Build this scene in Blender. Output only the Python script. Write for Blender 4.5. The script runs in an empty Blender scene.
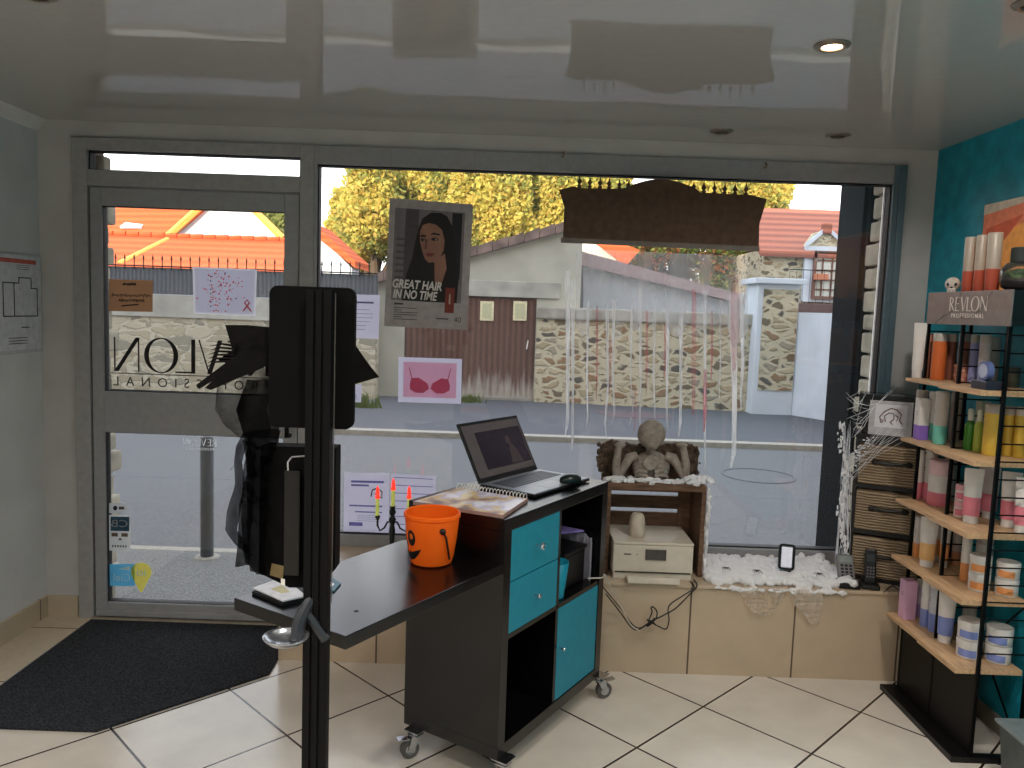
import bpy, bmesh, math, random
from mathutils import Vector, Matrix, Euler, noise
random.seed(7)
C = bpy.context.scene.collection
R = math.radians
# ---------------------------------------------------------------- camera model (used to turn measured pixels into points)
F = 784.0; PITCH = R(5.35); ROLL = R(2.0); H = 1.54
FW = Vector((0, math.cos(PITCH), -math.sin(PITCH)))
_r0 = Vector((1, 0, 0)); _u0 = _r0.cross(FW)
RT = math.cos(ROLL)*_r0 + math.sin(ROLL)*_u0
UP = -math.sin(ROLL)*_r0 + math.cos(ROLL)*_u0
def pt(px, py, Y=None, Z=None, X=None):
    d = FW + RT*((px-512)/F) + UP*((384-py)/F)
    if Y is not None: t = Y/d.y
    elif Z is not None: t = (Z-H)/d.z
    else: t = X/d.x
    return d*t + Vector((0, 0, H))
cam = bpy.data.cameras.new('camera'); camo = bpy.data.objects.new('camera', cam); C.objects.link(camo)
cam.sensor_width = 36; cam.lens = F/1024*36; cam.clip_start = .02; cam.clip_end = 400
camo.matrix_world = Matrix(((RT.x, UP.x, -FW.x, 0), (RT.y, UP.y, -FW.y, 0), (RT.z, UP.z, -FW.z, H), (0, 0, 0, 1)))
bpy.context.scene.camera = camo
# ---------------------------------------------------------------- materials
def lin(c):
    return tuple(((v/255)/12.92 if v/255 <= .04045 else (((v/255)+.055)/1.055)**2.4) for v in c)
MATS = {}
def mat(name, col, rough=.6, metal=0, var=.06, scale=30, bump=0, bscale=80, emit=None, estr=0, coat=0, trans=0, ior=1.45, sub=0, spec=.5, stretch=(1, 1, 1), alpha=1, sheen=0):
    if name in MATS: return MATS[name]
    m = bpy.data.materials.new(name); m.use_nodes = True; nt = m.node_tree; N = nt.nodes; L = nt.links
    b = N['Principled BSDF']; c = lin(col)
    tc = N.new('ShaderNodeTexCoord'); mp = N.new('ShaderNodeMapping'); mp.inputs['Scale'].default_value = stretch
    L.new(tc.outputs['Object'], mp.inputs['Vector'])
    nz = N.new('ShaderNodeTexNoise'); nz.inputs['Scale'].default_value = scale; nz.inputs['Detail'].default_value = 4
    L.new(mp.outputs[0], nz.inputs['Vector'])
    cr = N.new('ShaderNodeValToRGB'); e = cr.color_ramp.elements
    e[0].position = .3; e[1].position = .7
    e[0].color = (*[max(0, v*(1-var*2.2)) for v in c], 1); e[1].color = (*[min(1, v*(1+var*2.2)) for v in c], 1)
    L.new(nz.outputs['Fac'], cr.inputs['Fac']); L.new(cr.outputs[0], b.inputs['Base Color'])
    b.inputs['Roughness'].default_value = rough; b.inputs['Metallic'].default_value = metal
    b.inputs['Coat Weight'].default_value = coat; b.inputs['Coat Roughness'].default_value = .05
    b.inputs['Transmission Weight'].default_value = trans; b.inputs['IOR'].default_value = ior
    b.inputs['Specular IOR Level'].default_value = spec; b.inputs['Alpha'].default_value = alpha
    b.inputs['Sheen Weight'].default_value = sheen
    if sub: b.inputs['Subsurface Weight'].default_value = sub; b.inputs['Subsurface Scale'].default_value = .02
    if emit: b.inputs['Emission Color'].default_value = (*lin(emit), 1); b.inputs['Emission Strength'].default_value = estr
    if bump:
        n2 = N.new('ShaderNodeTexNoise'); n2.inputs['Scale'].default_value = bscale; L.new(mp.outputs[0], n2.inputs['Vector'])
        bp = N.new('ShaderNodeBump'); bp.inputs['Strength'].default_value = bump; bp.inputs['Distance'].default_value = .01
        L.new(n2.outputs['Fac'], bp.inputs['Height']); L.new(bp.outputs[0], b.inputs['Normal'])
    MATS[name] = m; return m
def nodes(m): return m.node_tree.nodes, m.node_tree.links, m.node_tree.nodes['Principled BSDF']
def brick_mat(name, c1, c2, mortar, bw, bh, ms, rot=0, off=(0, 0, 0), offset=0, rough=.3, bump=.3, plane='XY', var=.04, smooth=.1):
    m = mat(name, c1, rough); N, L, b = nodes(m)
    tc = N.new('ShaderNodeTexCoord'); mp = N.new('ShaderNodeMapping')
    src = tc.outputs['Object']
    if plane != 'XY':
        sp = N.new('ShaderNodeSeparateXYZ'); cb = N.new('ShaderNodeCombineXYZ'); L.new(src, sp.inputs[0])
        L.new(sp.outputs[plane[0]], cb.inputs['X']); L.new(sp.outputs[plane[1]], cb.inputs['Y']); src = cb.outputs[0]
    mp.inputs['Rotation'].default_value = (0, 0, rot); mp.inputs['Location'].default_value = off
    L.new(src, mp.inputs['Vector'])
    br = N.new('ShaderNodeTexBrick'); br.offset = offset; br.squash = 1
    br.inputs['Scale'].default_value = 1; br.inputs['Brick Width'].default_value = bw; br.inputs['Row Height'].default_value = bh
    br.inputs['Mortar Size'].default_value = ms; br.inputs['Mortar Smooth'].default_value = smooth
    br.inputs['Color1'].default_value = (*lin(c1), 1); br.inputs['Color2'].default_value = (*lin(c2), 1); br.inputs['Mortar'].default_value = (*lin(mortar), 1)
    L.new(mp.outputs[0], br.inputs['Vector'])
    nz = N.new('ShaderNodeTexNoise'); nz.inputs['Scale'].default_value = 7; nz.inputs['Detail'].default_value = 6; L.new(tc.outputs['Object'], nz.inputs['Vector'])
    mr = N.new('ShaderNodeMapRange'); mr.inputs['From Min'].default_value = .3; mr.inputs['From Max'].default_value = .7
    mr.inputs['To Min'].default_value = 1-var*2; mr.inputs['To Max'].default_value = 1+var; L.new(nz.outputs['Fac'], mr.inputs['Value'])
    vm = N.new('ShaderNodeVectorMath'); vm.operation = 'SCALE'; L.new(br.outputs['Color'], vm.inputs[0]); L.new(mr.outputs[0], vm.inputs['Scale'])
    L.new(vm.outputs[0], b.inputs['Base Color'])
    bp = N.new('ShaderNodeBump'); bp.inputs['Strength'].default_value = bump; bp.inputs['Distance'].default_value = .004; bp.invert = True
    L.new(br.outputs['Fac'], bp.inputs['Height']); L.new(bp.outputs[0], b.inputs['Normal'])
    return m
def rubble_mat(name, stones, mortar, scale=(3.2, 3.2, 5.5), edge=.09, warp=.14):
    m = mat(name, mortar, .95, spec=.1); N, L, b = nodes(m)
    tc = N.new('ShaderNodeTexCoord'); mp = N.new('ShaderNodeMapping'); mp.inputs['Scale'].default_value = scale
    dn = N.new('ShaderNodeTexNoise'); dn.inputs['Scale'].default_value = 3; L.new(tc.outputs['Object'], dn.inputs['Vector'])
    ad = N.new('ShaderNodeVectorMath'); ad.operation = 'MULTIPLY_ADD'; ad.inputs[1].default_value = (warp, warp, warp)
    L.new(dn.outputs['Color'], ad.inputs[0]); L.new(tc.outputs['Object'], ad.inputs[2]); L.new(ad.outputs[0], mp.inputs['Vector'])
    v1 = N.new('ShaderNodeTexVoronoi'); v1.feature = 'DISTANCE_TO_EDGE'; v2 = N.new('ShaderNodeTexVoronoi')
    for v in (v1, v2): v.inputs['Scale'].default_value = 1; L.new(mp.outputs[0], v.inputs['Vector'])
    cr = N.new('ShaderNodeValToRGB'); cr.color_ramp.interpolation = 'CONSTANT'
    e = cr.color_ramp.elements
    while len(e) < len(stones): e.new(.5)
    for i, s in enumerate(stones): e[i].position = i/len(stones); e[i].color = (*lin(s), 1)
    sp = N.new('ShaderNodeSeparateColor'); L.new(v2.outputs['Color'], sp.inputs[0]); L.new(sp.outputs[0], cr.inputs['Fac'])
    n2 = N.new('ShaderNodeTexNoise'); n2.inputs['Scale'].default_value = 11; n2.inputs['Detail'].default_value = 6; L.new(tc.outputs['Object'], n2.inputs['Vector'])
    su = N.new('ShaderNodeMath'); su.operation = 'MULTIPLY_ADD'; su.inputs[1].default_value = .5; su.inputs[2].default_value = -.25; L.new(n2.outputs['Fac'], su.inputs[0])
    a2 = N.new('ShaderNodeMath'); a2.operation = 'ADD'; L.new(v1.outputs['Distance'], a2.inputs[0]); L.new(su.outputs[0], a2.inputs[1])
    mr = N.new('ShaderNodeMapRange'); mr.inputs['From Min'].default_value = edge*.7; mr.inputs['From Max'].default_value = edge*1.6; L.new(a2.outputs[0], mr.inputs['Value'])
    mx = N.new('ShaderNodeMix'); mx.data_type = 'RGBA'; mx.inputs['A'].default_value = (*lin(mortar), 1); L.new(cr.outputs[0], mx.inputs['B']); L.new(mr.outputs[0], mx.inputs['Factor'])
    L.new(mx.outputs['Result'], b.inputs['Base Color'])
    bp = N.new('ShaderNodeBump'); bp.inputs['Strength'].default_value = .6; bp.inputs['Distance'].default_value = .04; L.new(mr.outputs[0], bp.inputs['Height']); L.new(bp.outputs[0], b.inputs['Normal'])
    return m
def wave_mat(name, c1, c2, scale, direction='Z', dist=1, rough=.8, bump=.5, spec=.3, bd=.02):
    m = mat(name, c1, rough, spec=spec); N, L, b = nodes(m)
    tc = N.new('ShaderNodeTexCoord'); w = N.new('ShaderNodeTexWave'); w.bands_direction = direction; w.inputs['Scale'].default_value = scale
    w.inputs['Distortion'].default_value = dist; w.inputs['Detail'].default_value = 2; L.new(tc.outputs['Object'], w.inputs['Vector'])
    mx = N.new('ShaderNodeMix'); mx.data_type = 'RGBA'; mx.inputs['A'].default_value = (*lin(c1), 1); mx.inputs['B'].default_value = (*lin(c2), 1)
    L.new(w.outputs['Fac'], mx.inputs['Factor']); L.new(mx.outputs['Result'], b.inputs['Base Color'])
    bp = N.new('ShaderNodeBump'); bp.inputs['Strength'].default_value = bump; bp.inputs['Distance'].default_value = bd; L.new(w.outputs['Fac'], bp.inputs['Height']); L.new(bp.outputs[0], b.inputs['Normal'])
    return m
def glass_mat(name, tint=(1, 1, 1), amount=1.0, haze=0, hazecol=(235, 235, 240), noise_haze=0, nmin=.4):
    if name in MATS: return MATS[name]
    m = bpy.data.materials.new(name); m.use_nodes = True; nt = m.node_tree; N = nt.nodes; L = nt.links
    N.clear(); out = N.new('ShaderNodeOutputMaterial')
    t = N.new('ShaderNodeBsdfTransparent'); t.inputs[0].default_value = (*tint, 1)
    g = N.new('ShaderNodeBsdfGlossy'); g.inputs['Roughness'].default_value = .02
    fr = N.new('ShaderNodeFresnel'); fr.inputs[0].default_value = 1.45
    mu = N.new('ShaderNodeMath'); mu.operation = 'MULTIPLY'; mu.inputs[1].default_value = amount; L.new(fr.outputs[0], mu.inputs[0])
    mx = N.new('ShaderNodeMixShader'); L.new(mu.outputs[0], mx.inputs[0]); L.new(t.outputs[0], mx.inputs[1]); L.new(g.outputs[0], mx.inputs[2])
    last = mx.outputs[0]
    if haze:
        d = N.new('ShaderNodeBsdfDiffuse'); d.inputs[0].default_value = (*lin(hazecol), 1)
        tl = N.new('ShaderNodeBsdfTranslucent'); tl.inputs[0].default_value = (*lin(hazecol), 1)
        md = N.new('ShaderNodeMixShader'); md.inputs[0].default_value = .6; L.new(d.outputs[0], md.inputs[1]); L.new(tl.outputs[0], md.inputs[2])
        m2 = N.new('ShaderNodeMixShader'); m2.inputs[0].default_value = haze; L.new(last, m2.inputs[1]); L.new(md.outputs[0], m2.inputs[2])
        if noise_haze:
            tc = N.new('ShaderNodeTexCoord'); mp = N.new('ShaderNodeMapping'); mp.inputs['Scale'].default_value = (1, 1, .25); nz = N.new('ShaderNodeTexNoise'); nz.inputs['Scale'].default_value = noise_haze
            nz.inputs['Detail'].default_value = 4
            L.new(tc.outputs['Object'], mp.inputs[0]); L.new(mp.outputs[0], nz.inputs['Vector'])
            mr = N.new('ShaderNodeMapRange'); mr.inputs['From Min'].default_value = .35; mr.inputs['From Max'].default_value = .7
            mr.inputs['To Min'].default_value = haze*nmin; mr.inputs['To Max'].default_value = min(1, haze*1.7); L.new(nz.outputs['Fac'], mr.inputs['Value']); L.new(mr.outputs[0], m2.inputs[0])
        last = m2.outputs[0]
    L.new(last, out.inputs[0]); MATS[name] = m; return m
GLOW = set()
def paperglow(name, col, f=.7):
    GLOW.add(name)
    if name in MATS: return MATS[name]
    m = mat(name, col, .8, var=.02, spec=.15); N, L, b = nodes(m); out = [n for n in N if n.type == 'OUTPUT_MATERIAL'][0]
    t = N.new('ShaderNodeBsdfTranslucent'); t.inputs[0].default_value = (*lin(col), 1); mx = N.new('ShaderNodeMixShader'); mx.inputs[0].default_value = f
    L.new(b.outputs[0], mx.inputs[1]); L.new(t.outputs[0], mx.inputs[2]); L.new(mx.outputs[0], out.inputs[0]); return m
# ---------------------------------------------------------------- mesh builder
WL = {}
class MB:
    def __init__(s, m=None, M=None):
        s.bm = bmesh.new(); s.mats = []; s.mi = 0; s.M = M or Matrix()
        if m: s.use(m)
    def use(s, m):
        if m not in s.mats: s.mats.append(m)
        s.mi = s.mats.index(m); return s
    def v(s, p): return s.bm.verts.new(s.M @ Vector(p))
    def face(s, vs):
        try: f = s.bm.faces.new(vs); f.material_index = s.mi; return f
        except ValueError: return None
    def poly(s, pts): return s.face([s.v(p) for p in pts])
    def grid(s, rows, closed=False):
        vr = [[s.v(p) for p in r] for r in rows]
        for i in range(len(vr)-1):
            n = len(vr[i]); 
            for j in range(n if closed else n-1):
                k = (j+1) % n; s.face([vr[i][j], vr[i][k], vr[i+1][k], vr[i+1][j]])
        return vr
    def box(s, lo, hi, bev=0):
        lo = Vector(lo); hi = Vector(hi)
        lo, hi = Vector([min(a, b) for a, b in zip(lo, hi)]), Vector([max(a, b) for a, b in zip(lo, hi)])
        vs = [s.v((x, y, z)) for z in (lo.z, hi.z) for y in (lo.y, hi.y) for x in (lo.x, hi.x)]
        fs = [s.face([vs[i] for i in q]) for q in ((0, 2, 3, 1), (4, 5, 7, 6), (0, 1, 5, 4), (2, 6, 7, 3), (0, 4, 6, 2), (1, 3, 7, 5))]
        if bev:
            es = list({e for f in fs for e in f.edges})
            r = bmesh.ops.bevel(s.bm, geom=es, offset=bev, segments=2, profile=.6, affect='EDGES')
            for f in r['faces']: f.material_index = s.mi
        return s
    def prism(s, pts, vec, bev=0):
        vec = Vector(vec); a = [s.v(p) for p in pts]; b = [s.v(Vector(p)+vec) for p in pts]; n = len(a)
        fs = [s.face(a[::-1]), s.face(b)]
        for i in range(n): fs.append(s.face([a[i], a[(i+1) % n], b[(i+1) % n], b[i]]))
        fs = [f for f in fs if f]
        bmesh.ops.recalc_face_normals(s.bm, faces=fs)
        if bev:
            es = list({e for f in fs for e in f.edges})
            bmesh.ops.bevel(s.bm, geom=es, offset=bev, segments=2, profile=.6, affect='EDGES')
        return s
    def lathe(s, prof, c=(0, 0, 0), n=24, sx=1, sy=1):
        c = Vector(c)
        rows = [[c+Vector((r*sx*math.cos(2*math.pi*k/n), r*sy*math.sin(2*math.pi*k/n), z)) for k in range(n)] for r, z in prof]
        vr = s.grid(rows, True)
        if prof[0][0] > 1e-5: s.face(vr[0][::-1])
        if prof[-1][0] > 1e-5: s.face(vr[-1])
        return s
    def tube(s, pts, r, n=8, cap=True, flat=1):
        pts = [Vector(p) for p in pts]; rs = r if isinstance(r, (list, tuple)) else [r]*len(pts)
        rows = []; up = Vector((0, 0, 1)); prev = None
        for i, p in enumerate(pts):
            d = (pts[min(i+1, len(pts)-1)]-pts[max(i-1, 0)]).normalized()
            if prev is None:
                a = d.cross(up if abs(d.z) < .9 else Vector((1, 0, 0))).normalized()
            else:
                a = (prev-d*prev.dot(d)).normalized()
            prev = a; b = d.cross(a)
            rows.append([p+(a*math.cos(2*math.pi*k/n)+b*math.sin(2*math.pi*k/n)*flat)*rs[i] for k in range(n)])
        vr = s.grid(rows, True)
        if cap: s.face(vr[0][::-1]); s.face(vr[-1])
        return s
    def cyl(s, p0, p1, r0, r1=None, n=16): return s.tube([p0, p1], [r0, r0 if r1 is None else r1], n)
    def ico(s, c, r, sub=2, nz=0, nf=8):
        r = Vector(r if isinstance(r, (tuple, list)) else (r, r, r)); c = Vector(c)
        g = bmesh.ops.create_icosphere(s.bm, subdivisions=sub, radius=1)
        for v in g['verts']:
            p = Vector(v.co); k = 1+nz*noise.noise((p*1.7+c*nf))
            v.co = s.M @ (c+Vector((p.x*r.x, p.y*r.y, p.z*r.z))*k)
        for f in {f for v in g['verts'] for f in v.link_faces}: f.material_index = s.mi
        return s
    def text(s, txt, size, M, extrude=.0005, align='CENTER', sx=1, shear=0, space=1, width=0, off=0):
        cu = bpy.data.curves.new('t', 'FONT'); cu.body = txt; cu.size = size; cu.align_x = align; cu.align_y = 'CENTER'; cu.extrude = extrude; cu.resolution_u = 3; cu.shear = shear; cu.space_character = space; cu.offset = off
        o = bpy.data.objects.new('t', cu); C.objects.link(o); bpy.context.view_layer.update()
        ev = o.evaluated_get(bpy.context.evaluated_depsgraph_get()); me = ev.to_mesh()
        if width: xs_ = [v.co.x for v in me.vertices]; sx = width/(max(xs_)-min(xs_))
        vs = [s.bm.verts.new(s.M @ M @ Vector((v.co.x*sx, v.co.y, v.co.z))) for v in me.vertices]
        for p in me.polygons: s.face([vs[i] for i in p.vertices])
        ev.to_mesh_clear(); bpy.data.objects.remove(o); bpy.data.curves.remove(cu); return s
    def build(s, name, parent=None, smooth=False, origin=None):
        bmesh.ops.remove_doubles(s.bm, verts=s.bm.verts, dist=1e-6)
        me = bpy.data.meshes.new(name)
        if parent is not None: off = WL[parent.name]
        elif origin is not None: off = Vector(origin)
        else:
            xs = [v.co for v in s.bm.verts]
            off = Vector(((min(p.x for p in xs)+max(p.x for p in xs))/2, (min(p.y for p in xs)+max(p.y for p in xs))/2, min(p.z for p in xs)))
        bmesh.ops.translate(s.bm, verts=s.bm.verts, vec=-off)
        bmesh.ops.recalc_face_normals(s.bm, faces=s.bm.faces)
        s.bm.to_mesh(me); s.bm.free()
        for m in s.mats: me.materials.append(m)
        if smooth:
            for p in me.polygons: p.use_smooth = True
            try: me.set_sharp_from_angle(angle=R(40))
            except Exception: pass
        o = bpy.data.objects.new(name, me); C.objects.link(o)
        if parent is not None: o.parent = parent; WL[o.name] = off
        else: o.location = off; WL[o.name] = off
        return o
def tag(o, label, cat, group=None, kind=None):
    o['label'] = label; o['category'] = cat
    if group: o['group'] = group
    if kind: o['kind'] = kind
    return o
def thing(name, label, cat, loc, group=None):
    o = bpy.data.objects.new(name, None); C.objects.link(o); o.location = loc; o.empty_display_size = .05; WL[o.name] = Vector(loc)
    return tag(o, label, cat, group)
def struct(o, label=None):
    o['kind'] = 'structure'
    if label: o['label'] = label
    return o
Z0 = (0, 0, 0)
def frameM(o, ex, ez=(0, 0, 1)):
    "matrix: local x->ex, local z->ez, local y = z cross x"
    ex = Vector(ex).normalized(); ez = Vector(ez); ez = (ez-ex*ez.dot(ex)).normalized(); ey = ez.cross(ex); o = Vector(o)
    return Matrix(((ex.x, ey.x, ez.x, o.x), (ex.y, ey.y, ez.y, o.y), (ex.z, ey.z, ez.z, o.z), (0, 0, 0, 1)))
# plane matrices for text: XY text plane mapped to upright plane facing the viewer inside (-Y)
def facing(o, ex=(1, 0, 0), up=(0, 0, 1)):
    ex = Vector(ex).normalized(); up = Vector(up).normalized(); n = ex.cross(up); o = Vector(o)
    return Matrix(((ex.x, up.x, n.x, o.x), (ex.y, up.y, n.y, o.y), (ex.z, up.z, n.z, o.z), (0, 0, 0, 1)))
# elegant high contrast capitals
def bar2(x0, y0, x1, y1, w): return [(x0-w/2, y0), (x0+w/2, y0), (x1+w/2, y1), (x1-w/2, y1)]
def arc2(cx, cy, rx, ry, a0, a1, t0, t1, n=20):
    qs = []
    for i in range(n):
        def P(k):
            a = R(a0+(a1-a0)*k/n); t = t0+(t1-t0)*abs(math.cos(a)); return (cx+rx*math.cos(a), cy+ry*math.sin(a)), (cx+(rx-t)*math.cos(a), cy+(ry-t*.7)*math.sin(a))
        a, b = P(i), P(i+1); qs.append([a[0], b[0], b[1], a[1]])
    return qs
GL = {'R': ([bar2(.07, 0, .07, 1, .12), bar2(.22, .5, .6, 0, .13)]+arc2(.12, .74, .36, .26, 90, -90, .04, .12), .68),
      'E': ([bar2(.07, 0, .07, 1, .12), [(.07, .95), (.5, .95), (.5, 1), (.07, 1)], [(.07, .5), (.44, .5), (.44, .55), (.07, .55)], [(.07, 0), (.52, 0), (.52, .05), (.07, .05)]], .6),
      'V': ([bar2(.06, 1, .38, 0, .13), bar2(.68, 1, .38, 0, .045)], .72),
      'L': ([bar2(.07, 0, .07, 1, .12), [(.07, 0), (.6, 0), (.6, .05), (.07, .05)]], .45),
      'O': (arc2(.5, .5, .5, .52, 0, 360, .035, .14, 40), 1.06),
      'N': ([bar2(.04, 0, .04, 1, .045), bar2(.06, 1, .7, 0, .13), bar2(.74, 0, .74, 1, .045)], .8)}
def logo(mb, M, h, ext=.0008, gap=.06):
    x = 0; w = sum(GL[c][1]+gap for c in 'REVLON')-gap
    for c in 'REVLON':
        for q in GL[c][0]:
            mb.prism([M @ Vector(((x+p[0]-w/2)*h, (p[1]-.5)*h, 0)) for p in q], (M.to_3x3() @ Vector((0, 0, ext))))
        x += GL[c][1]+gap
    return w*h
def ribbon(mb, pts, Y, jit=.01, seed=0, sub=3):
    "strip given by (px,py,width_px) hanging around depth Y"
    rnd = random.Random(seed); P = []
    for i in range(len(pts)-1):
        for k in range(sub):
            t = k/sub; P.append([a+(b-a)*t for a, b in zip(pts[i], pts[i+1])])
    P.append(list(pts[-1])); rows = []
    for x, y, w in P:
        yy = Y+rnd.uniform(-jit, jit); n = 4
        rows.append([pt(x-w/2+w*j/n, y+rnd.uniform(-1, 1), Y=yy+jit*math.sin(j*2.1+y*.15)) for j in range(n+1)])
    mb.grid(rows)
# ---------------------------------------------------------------- palette
wallp = mat('wall_paint', (182, 180, 178), .75, var=.03, scale=6, bump=.05)
leftp = mat('pale_wall_paint', (205, 206, 206), .6, var=.03, scale=5, bump=.05)
teal = mat('teal_wall_paint', (20, 142, 162), .55, var=.10, scale=14, bump=.2, bscale=60)
alu = mat('grey_lacquered_aluminium', (146, 146, 147), .45, var=.03)
alu2 = mat('grey_door_frame', (152, 151, 150), .45, var=.04)
bluef = mat('blue_grey_frame', (88, 108, 118), .4, var=.03)
seal = mat('black_rubber_seal', (14, 14, 14), .6)
ceilm = mat('gloss_stretch_ceiling', (170, 169, 167), .03, var=.01, coat=0, ior=1.64, spec=.5)
blackwood = mat('black_brown_veneer', (8, 8, 9), .24, var=.15, scale=14, stretch=(1, 8, 8), bump=.01, ior=1.5)
blackm = mat('black_plastic', (9, 9, 10), .4, var=.1)
blackmet = mat('black_metal', (6, 6, 7), .5, spec=.18)
tealfront = mat('turquoise_front', (14, 128, 150), .5, var=.03)
chrome = mat('chrome', (200, 200, 205), .2, metal=1)
white = mat('white_plastic', (225, 222, 215), .4, var=.02)
paper = mat('white_paper', (225, 225, 232), .8, var=.02, spec=.2)
lilac = paperglow('lilac_paper', (222, 220, 240))
ink = mat('black_ink', (22, 20, 24), .7)
oak = mat('light_oak', (196, 160, 122), .45, var=.1, scale=12, stretch=(8, 1, 8))
# ---------------------------------------------------------------- ROOM SHELL
XL, XR, YW, ZC, YB = -2.2, 1.9, 3.65, 2.33, -4.2
tile = brick_mat('floor_tile', (214, 206, 194), (208, 199, 186), (48, 36, 28), .4427, .4427, .0045, rot=R(45), off=(1.542, -2.679, 0), rough=.22, bump=.15)
b = MB(tile); b.box((XL-.1, YB-.1, -.1), (XR+.1, YW+.0, 0)); struct(b.build('floor', origin=Z0))
b = MB(leftp); b.box((XL-.12, YB, 0), (XL, YW+.25, ZC+.1)); struct(b.build('wall_left', origin=Z0))
b = MB(teal); b.box((XR, YB, 0), (XR+.12, YW+.25, ZC+.1)); struct(b.build('wall_right', origin=Z0))
b = MB(wallp); b.box((XL-.1, YB-.12, 0), (XR+.1, YB, ZC+.1)); struct(b.build('wall_back', origin=Z0))
N, L, bs = nodes(ceilm)
tc = N.new('ShaderNodeTexCoord'); nz = N.new('ShaderNodeTexNoise'); nz.inputs['Scale'].default_value = 2.2; nz.inputs['Detail'].default_value = 1
L.new(tc.outputs['Object'], nz.inputs['Vector']); bp = N.new('ShaderNodeBump'); bp.inputs['Strength'].default_value = .035; bp.inputs['Distance'].default_value = .05
L.new(nz.outputs['Fac'], bp.inputs['Height']); L.new(bp.outputs[0], bs.inputs['Normal'])
b = MB(ceilm); b.box((XL-.1, YB-.1, ZC), (XR+.1, YW+.0, ZC+.1)); struct(b.build('ceiling', origin=Z0))
# front wall: inner plaster around the glazing, outer render above
XF0, XF1, ZF = -2.035, 1.745, 2.255
b = MB(wallp)
b.box((XL, YW, 0), (XF0, YW+.06, ZC)); b.box((XF1, YW, 0), (XR, YW+.06, ZC)); b.box((XF0, YW, ZF), (XF1, YW+.06, ZC))
b.box((-.955, YW, 0), (XF1, YW+.06, .40))
struct(b.build('wall_front', origin=Z0))
facm = mat('outside_render', (188, 180, 165), .9, var=.06, scale=4)
b = MB(facm)
b.box((-30, YW+.06, -.05), (XF0-.03, YW+.3, 6.6)); b.box((XF1+.03, YW+.06, -.05), (16, YW+.3, 6.6)); b.box((-.5, YW-.3, 6.6), (16, YW+.3, 11.2)); b.box((XF0-.03, YW+.06, 2.3), (XF1+.03, YW+.3, 6.6)); b.box((-.955, YW+.06, -.05), (XF1+.03, YW+.3, .38))  # tall right block added out of view to shade the far house roof
b.box((-9, -9, 6.4), (9, YW+.3, 6.6))
struct(b.build('trim_1', origin=Z0), 'outer face of the shop building above and beside the window, with an unseen block added for shade')
# dressed stone edges of the opening, ragged blocks
stn = mat('cream_stone_block', (142, 135, 118), .9, var=.14, scale=9, bump=.5, bscale=30)
b = MB(mat('grey_mortar', (96, 90, 80), .95)); b.box((1.735, YW+.075, .4), (1.785, 3.84, 2.25)); b.use(stn); z = .42
while z < 2.2:
    h = random.uniform(.085, .125); d = random.uniform(.0, .05); xi = 1.71+random.uniform(-.012, .008)
    b.box((xi, YW+.075, z), (1.775, 3.85+d, z+h-.012), .014); z += h
struct(b.build('trim_2', origin=Z0), 'ragged cream stone blocks outside at the right edge of the shop window')
b = MB(mat('grey_mortar', (96, 90, 80), .95)); b.box((-2.065, YW+.075, 0), (-1.985, 3.82, 2.25)); b.use(stn); z = .02
while z < 2.2:
    h = random.uniform(.085, .125); d = random.uniform(-.03, .05); b.box((-2.06, YW+.075, z), (-1.945+random.uniform(-.01, .012), 3.82+d, z+h-.012), .014); z += h
struct(b.build('trim_3', origin=Z0), 'ragged stone blocks outside at the left edge of the door')
darkp = mat('dark_green_black_lacquer', (6, 10, 12), .8, spec=.1, var=.08, scale=3)
b = MB(darkp); b.box((1.70, 3.93, -.02), (1.80, 4.22, 2.6)); b.box((1.72, 3.90, -.02), (1.80, 3.93, 2.6)); struct(b.build('trim_4', origin=Z0), 'dark glossy shutter jamb outside the shop window')
# window seat with tiled front
seatt = brick_mat('seat_tile', (190, 170, 145), (184, 163, 138), (92, 76, 60), .449, .6, .004, off=(.098, .195, 0), rough=.35, bump=.1, plane='XZ')
b = MB(seatt); b.box((-.97, 3.265, 0), (XR, YW, .385)); seat = struct(b.build('trim_5', origin=Z0), 'low window seat faced with beige tiles')
b = MB(seatt); b.box((-.975, 3.255, .385), (XR, YW, .40), .003); b.build('sill_slab', seat)
# baseboards
bbt = brick_mat('baseboard_tile', (186, 172, 150), (180, 166, 144), (96, 84, 70), .33, .5, .004, rough=.35, bump=.1, plane='YZ', off=(.05, .2, 0))
b = MB(bbt); b.box((XL, YB, 0), (XL+.012, YW, .105), .002); struct(b.build('baseboard_left', origin=Z0))
b = MB(bbt); b.box((XL+.012, YW-.012, 0), (-2.045, YW, .105), .002); struct(b.build('baseboard_front', origin=Z0))
b = MB(mat('grey_stone_baseboard', (120, 112, 98), .6)); b.box((XR-.012, YB, 0), (XR, 3.26, .07), .002); struct(b.build('baseboard_right', origin=Z0))
b = MB(leftp); b.prism([(XL, YB, ZC), (XL+.045, YB, ZC), (XL+.03, YB, ZC-.02), (XL+.012, YB, ZC-.045), (XL, YB, ZC-.05)], (0, YW-YB, 0)); struct(b.build('trim_6', origin=Z0), 'pale cornice along the left wall')
b = MB(mat('strip_tile', (190, 176, 154), .3, var=.03)); b.box((XL+.012, YB, 0), (-1.965, YW-.01, .004))
b.use(mat('grout', (70, 58, 48), .9)); 
for yy in (3.50, 2.98, 2.5, 2.05): b.box((XL+.012, yy, 0), (-1.965, yy+.005, .0045))
b.use(chrome); b.box((-1.968, 2.64, 0), (-1.962, YW-.04, .0075))
struct(b.build('trim_7', origin=Z0), 'border of rectangular tiles along the left wall')
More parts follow.
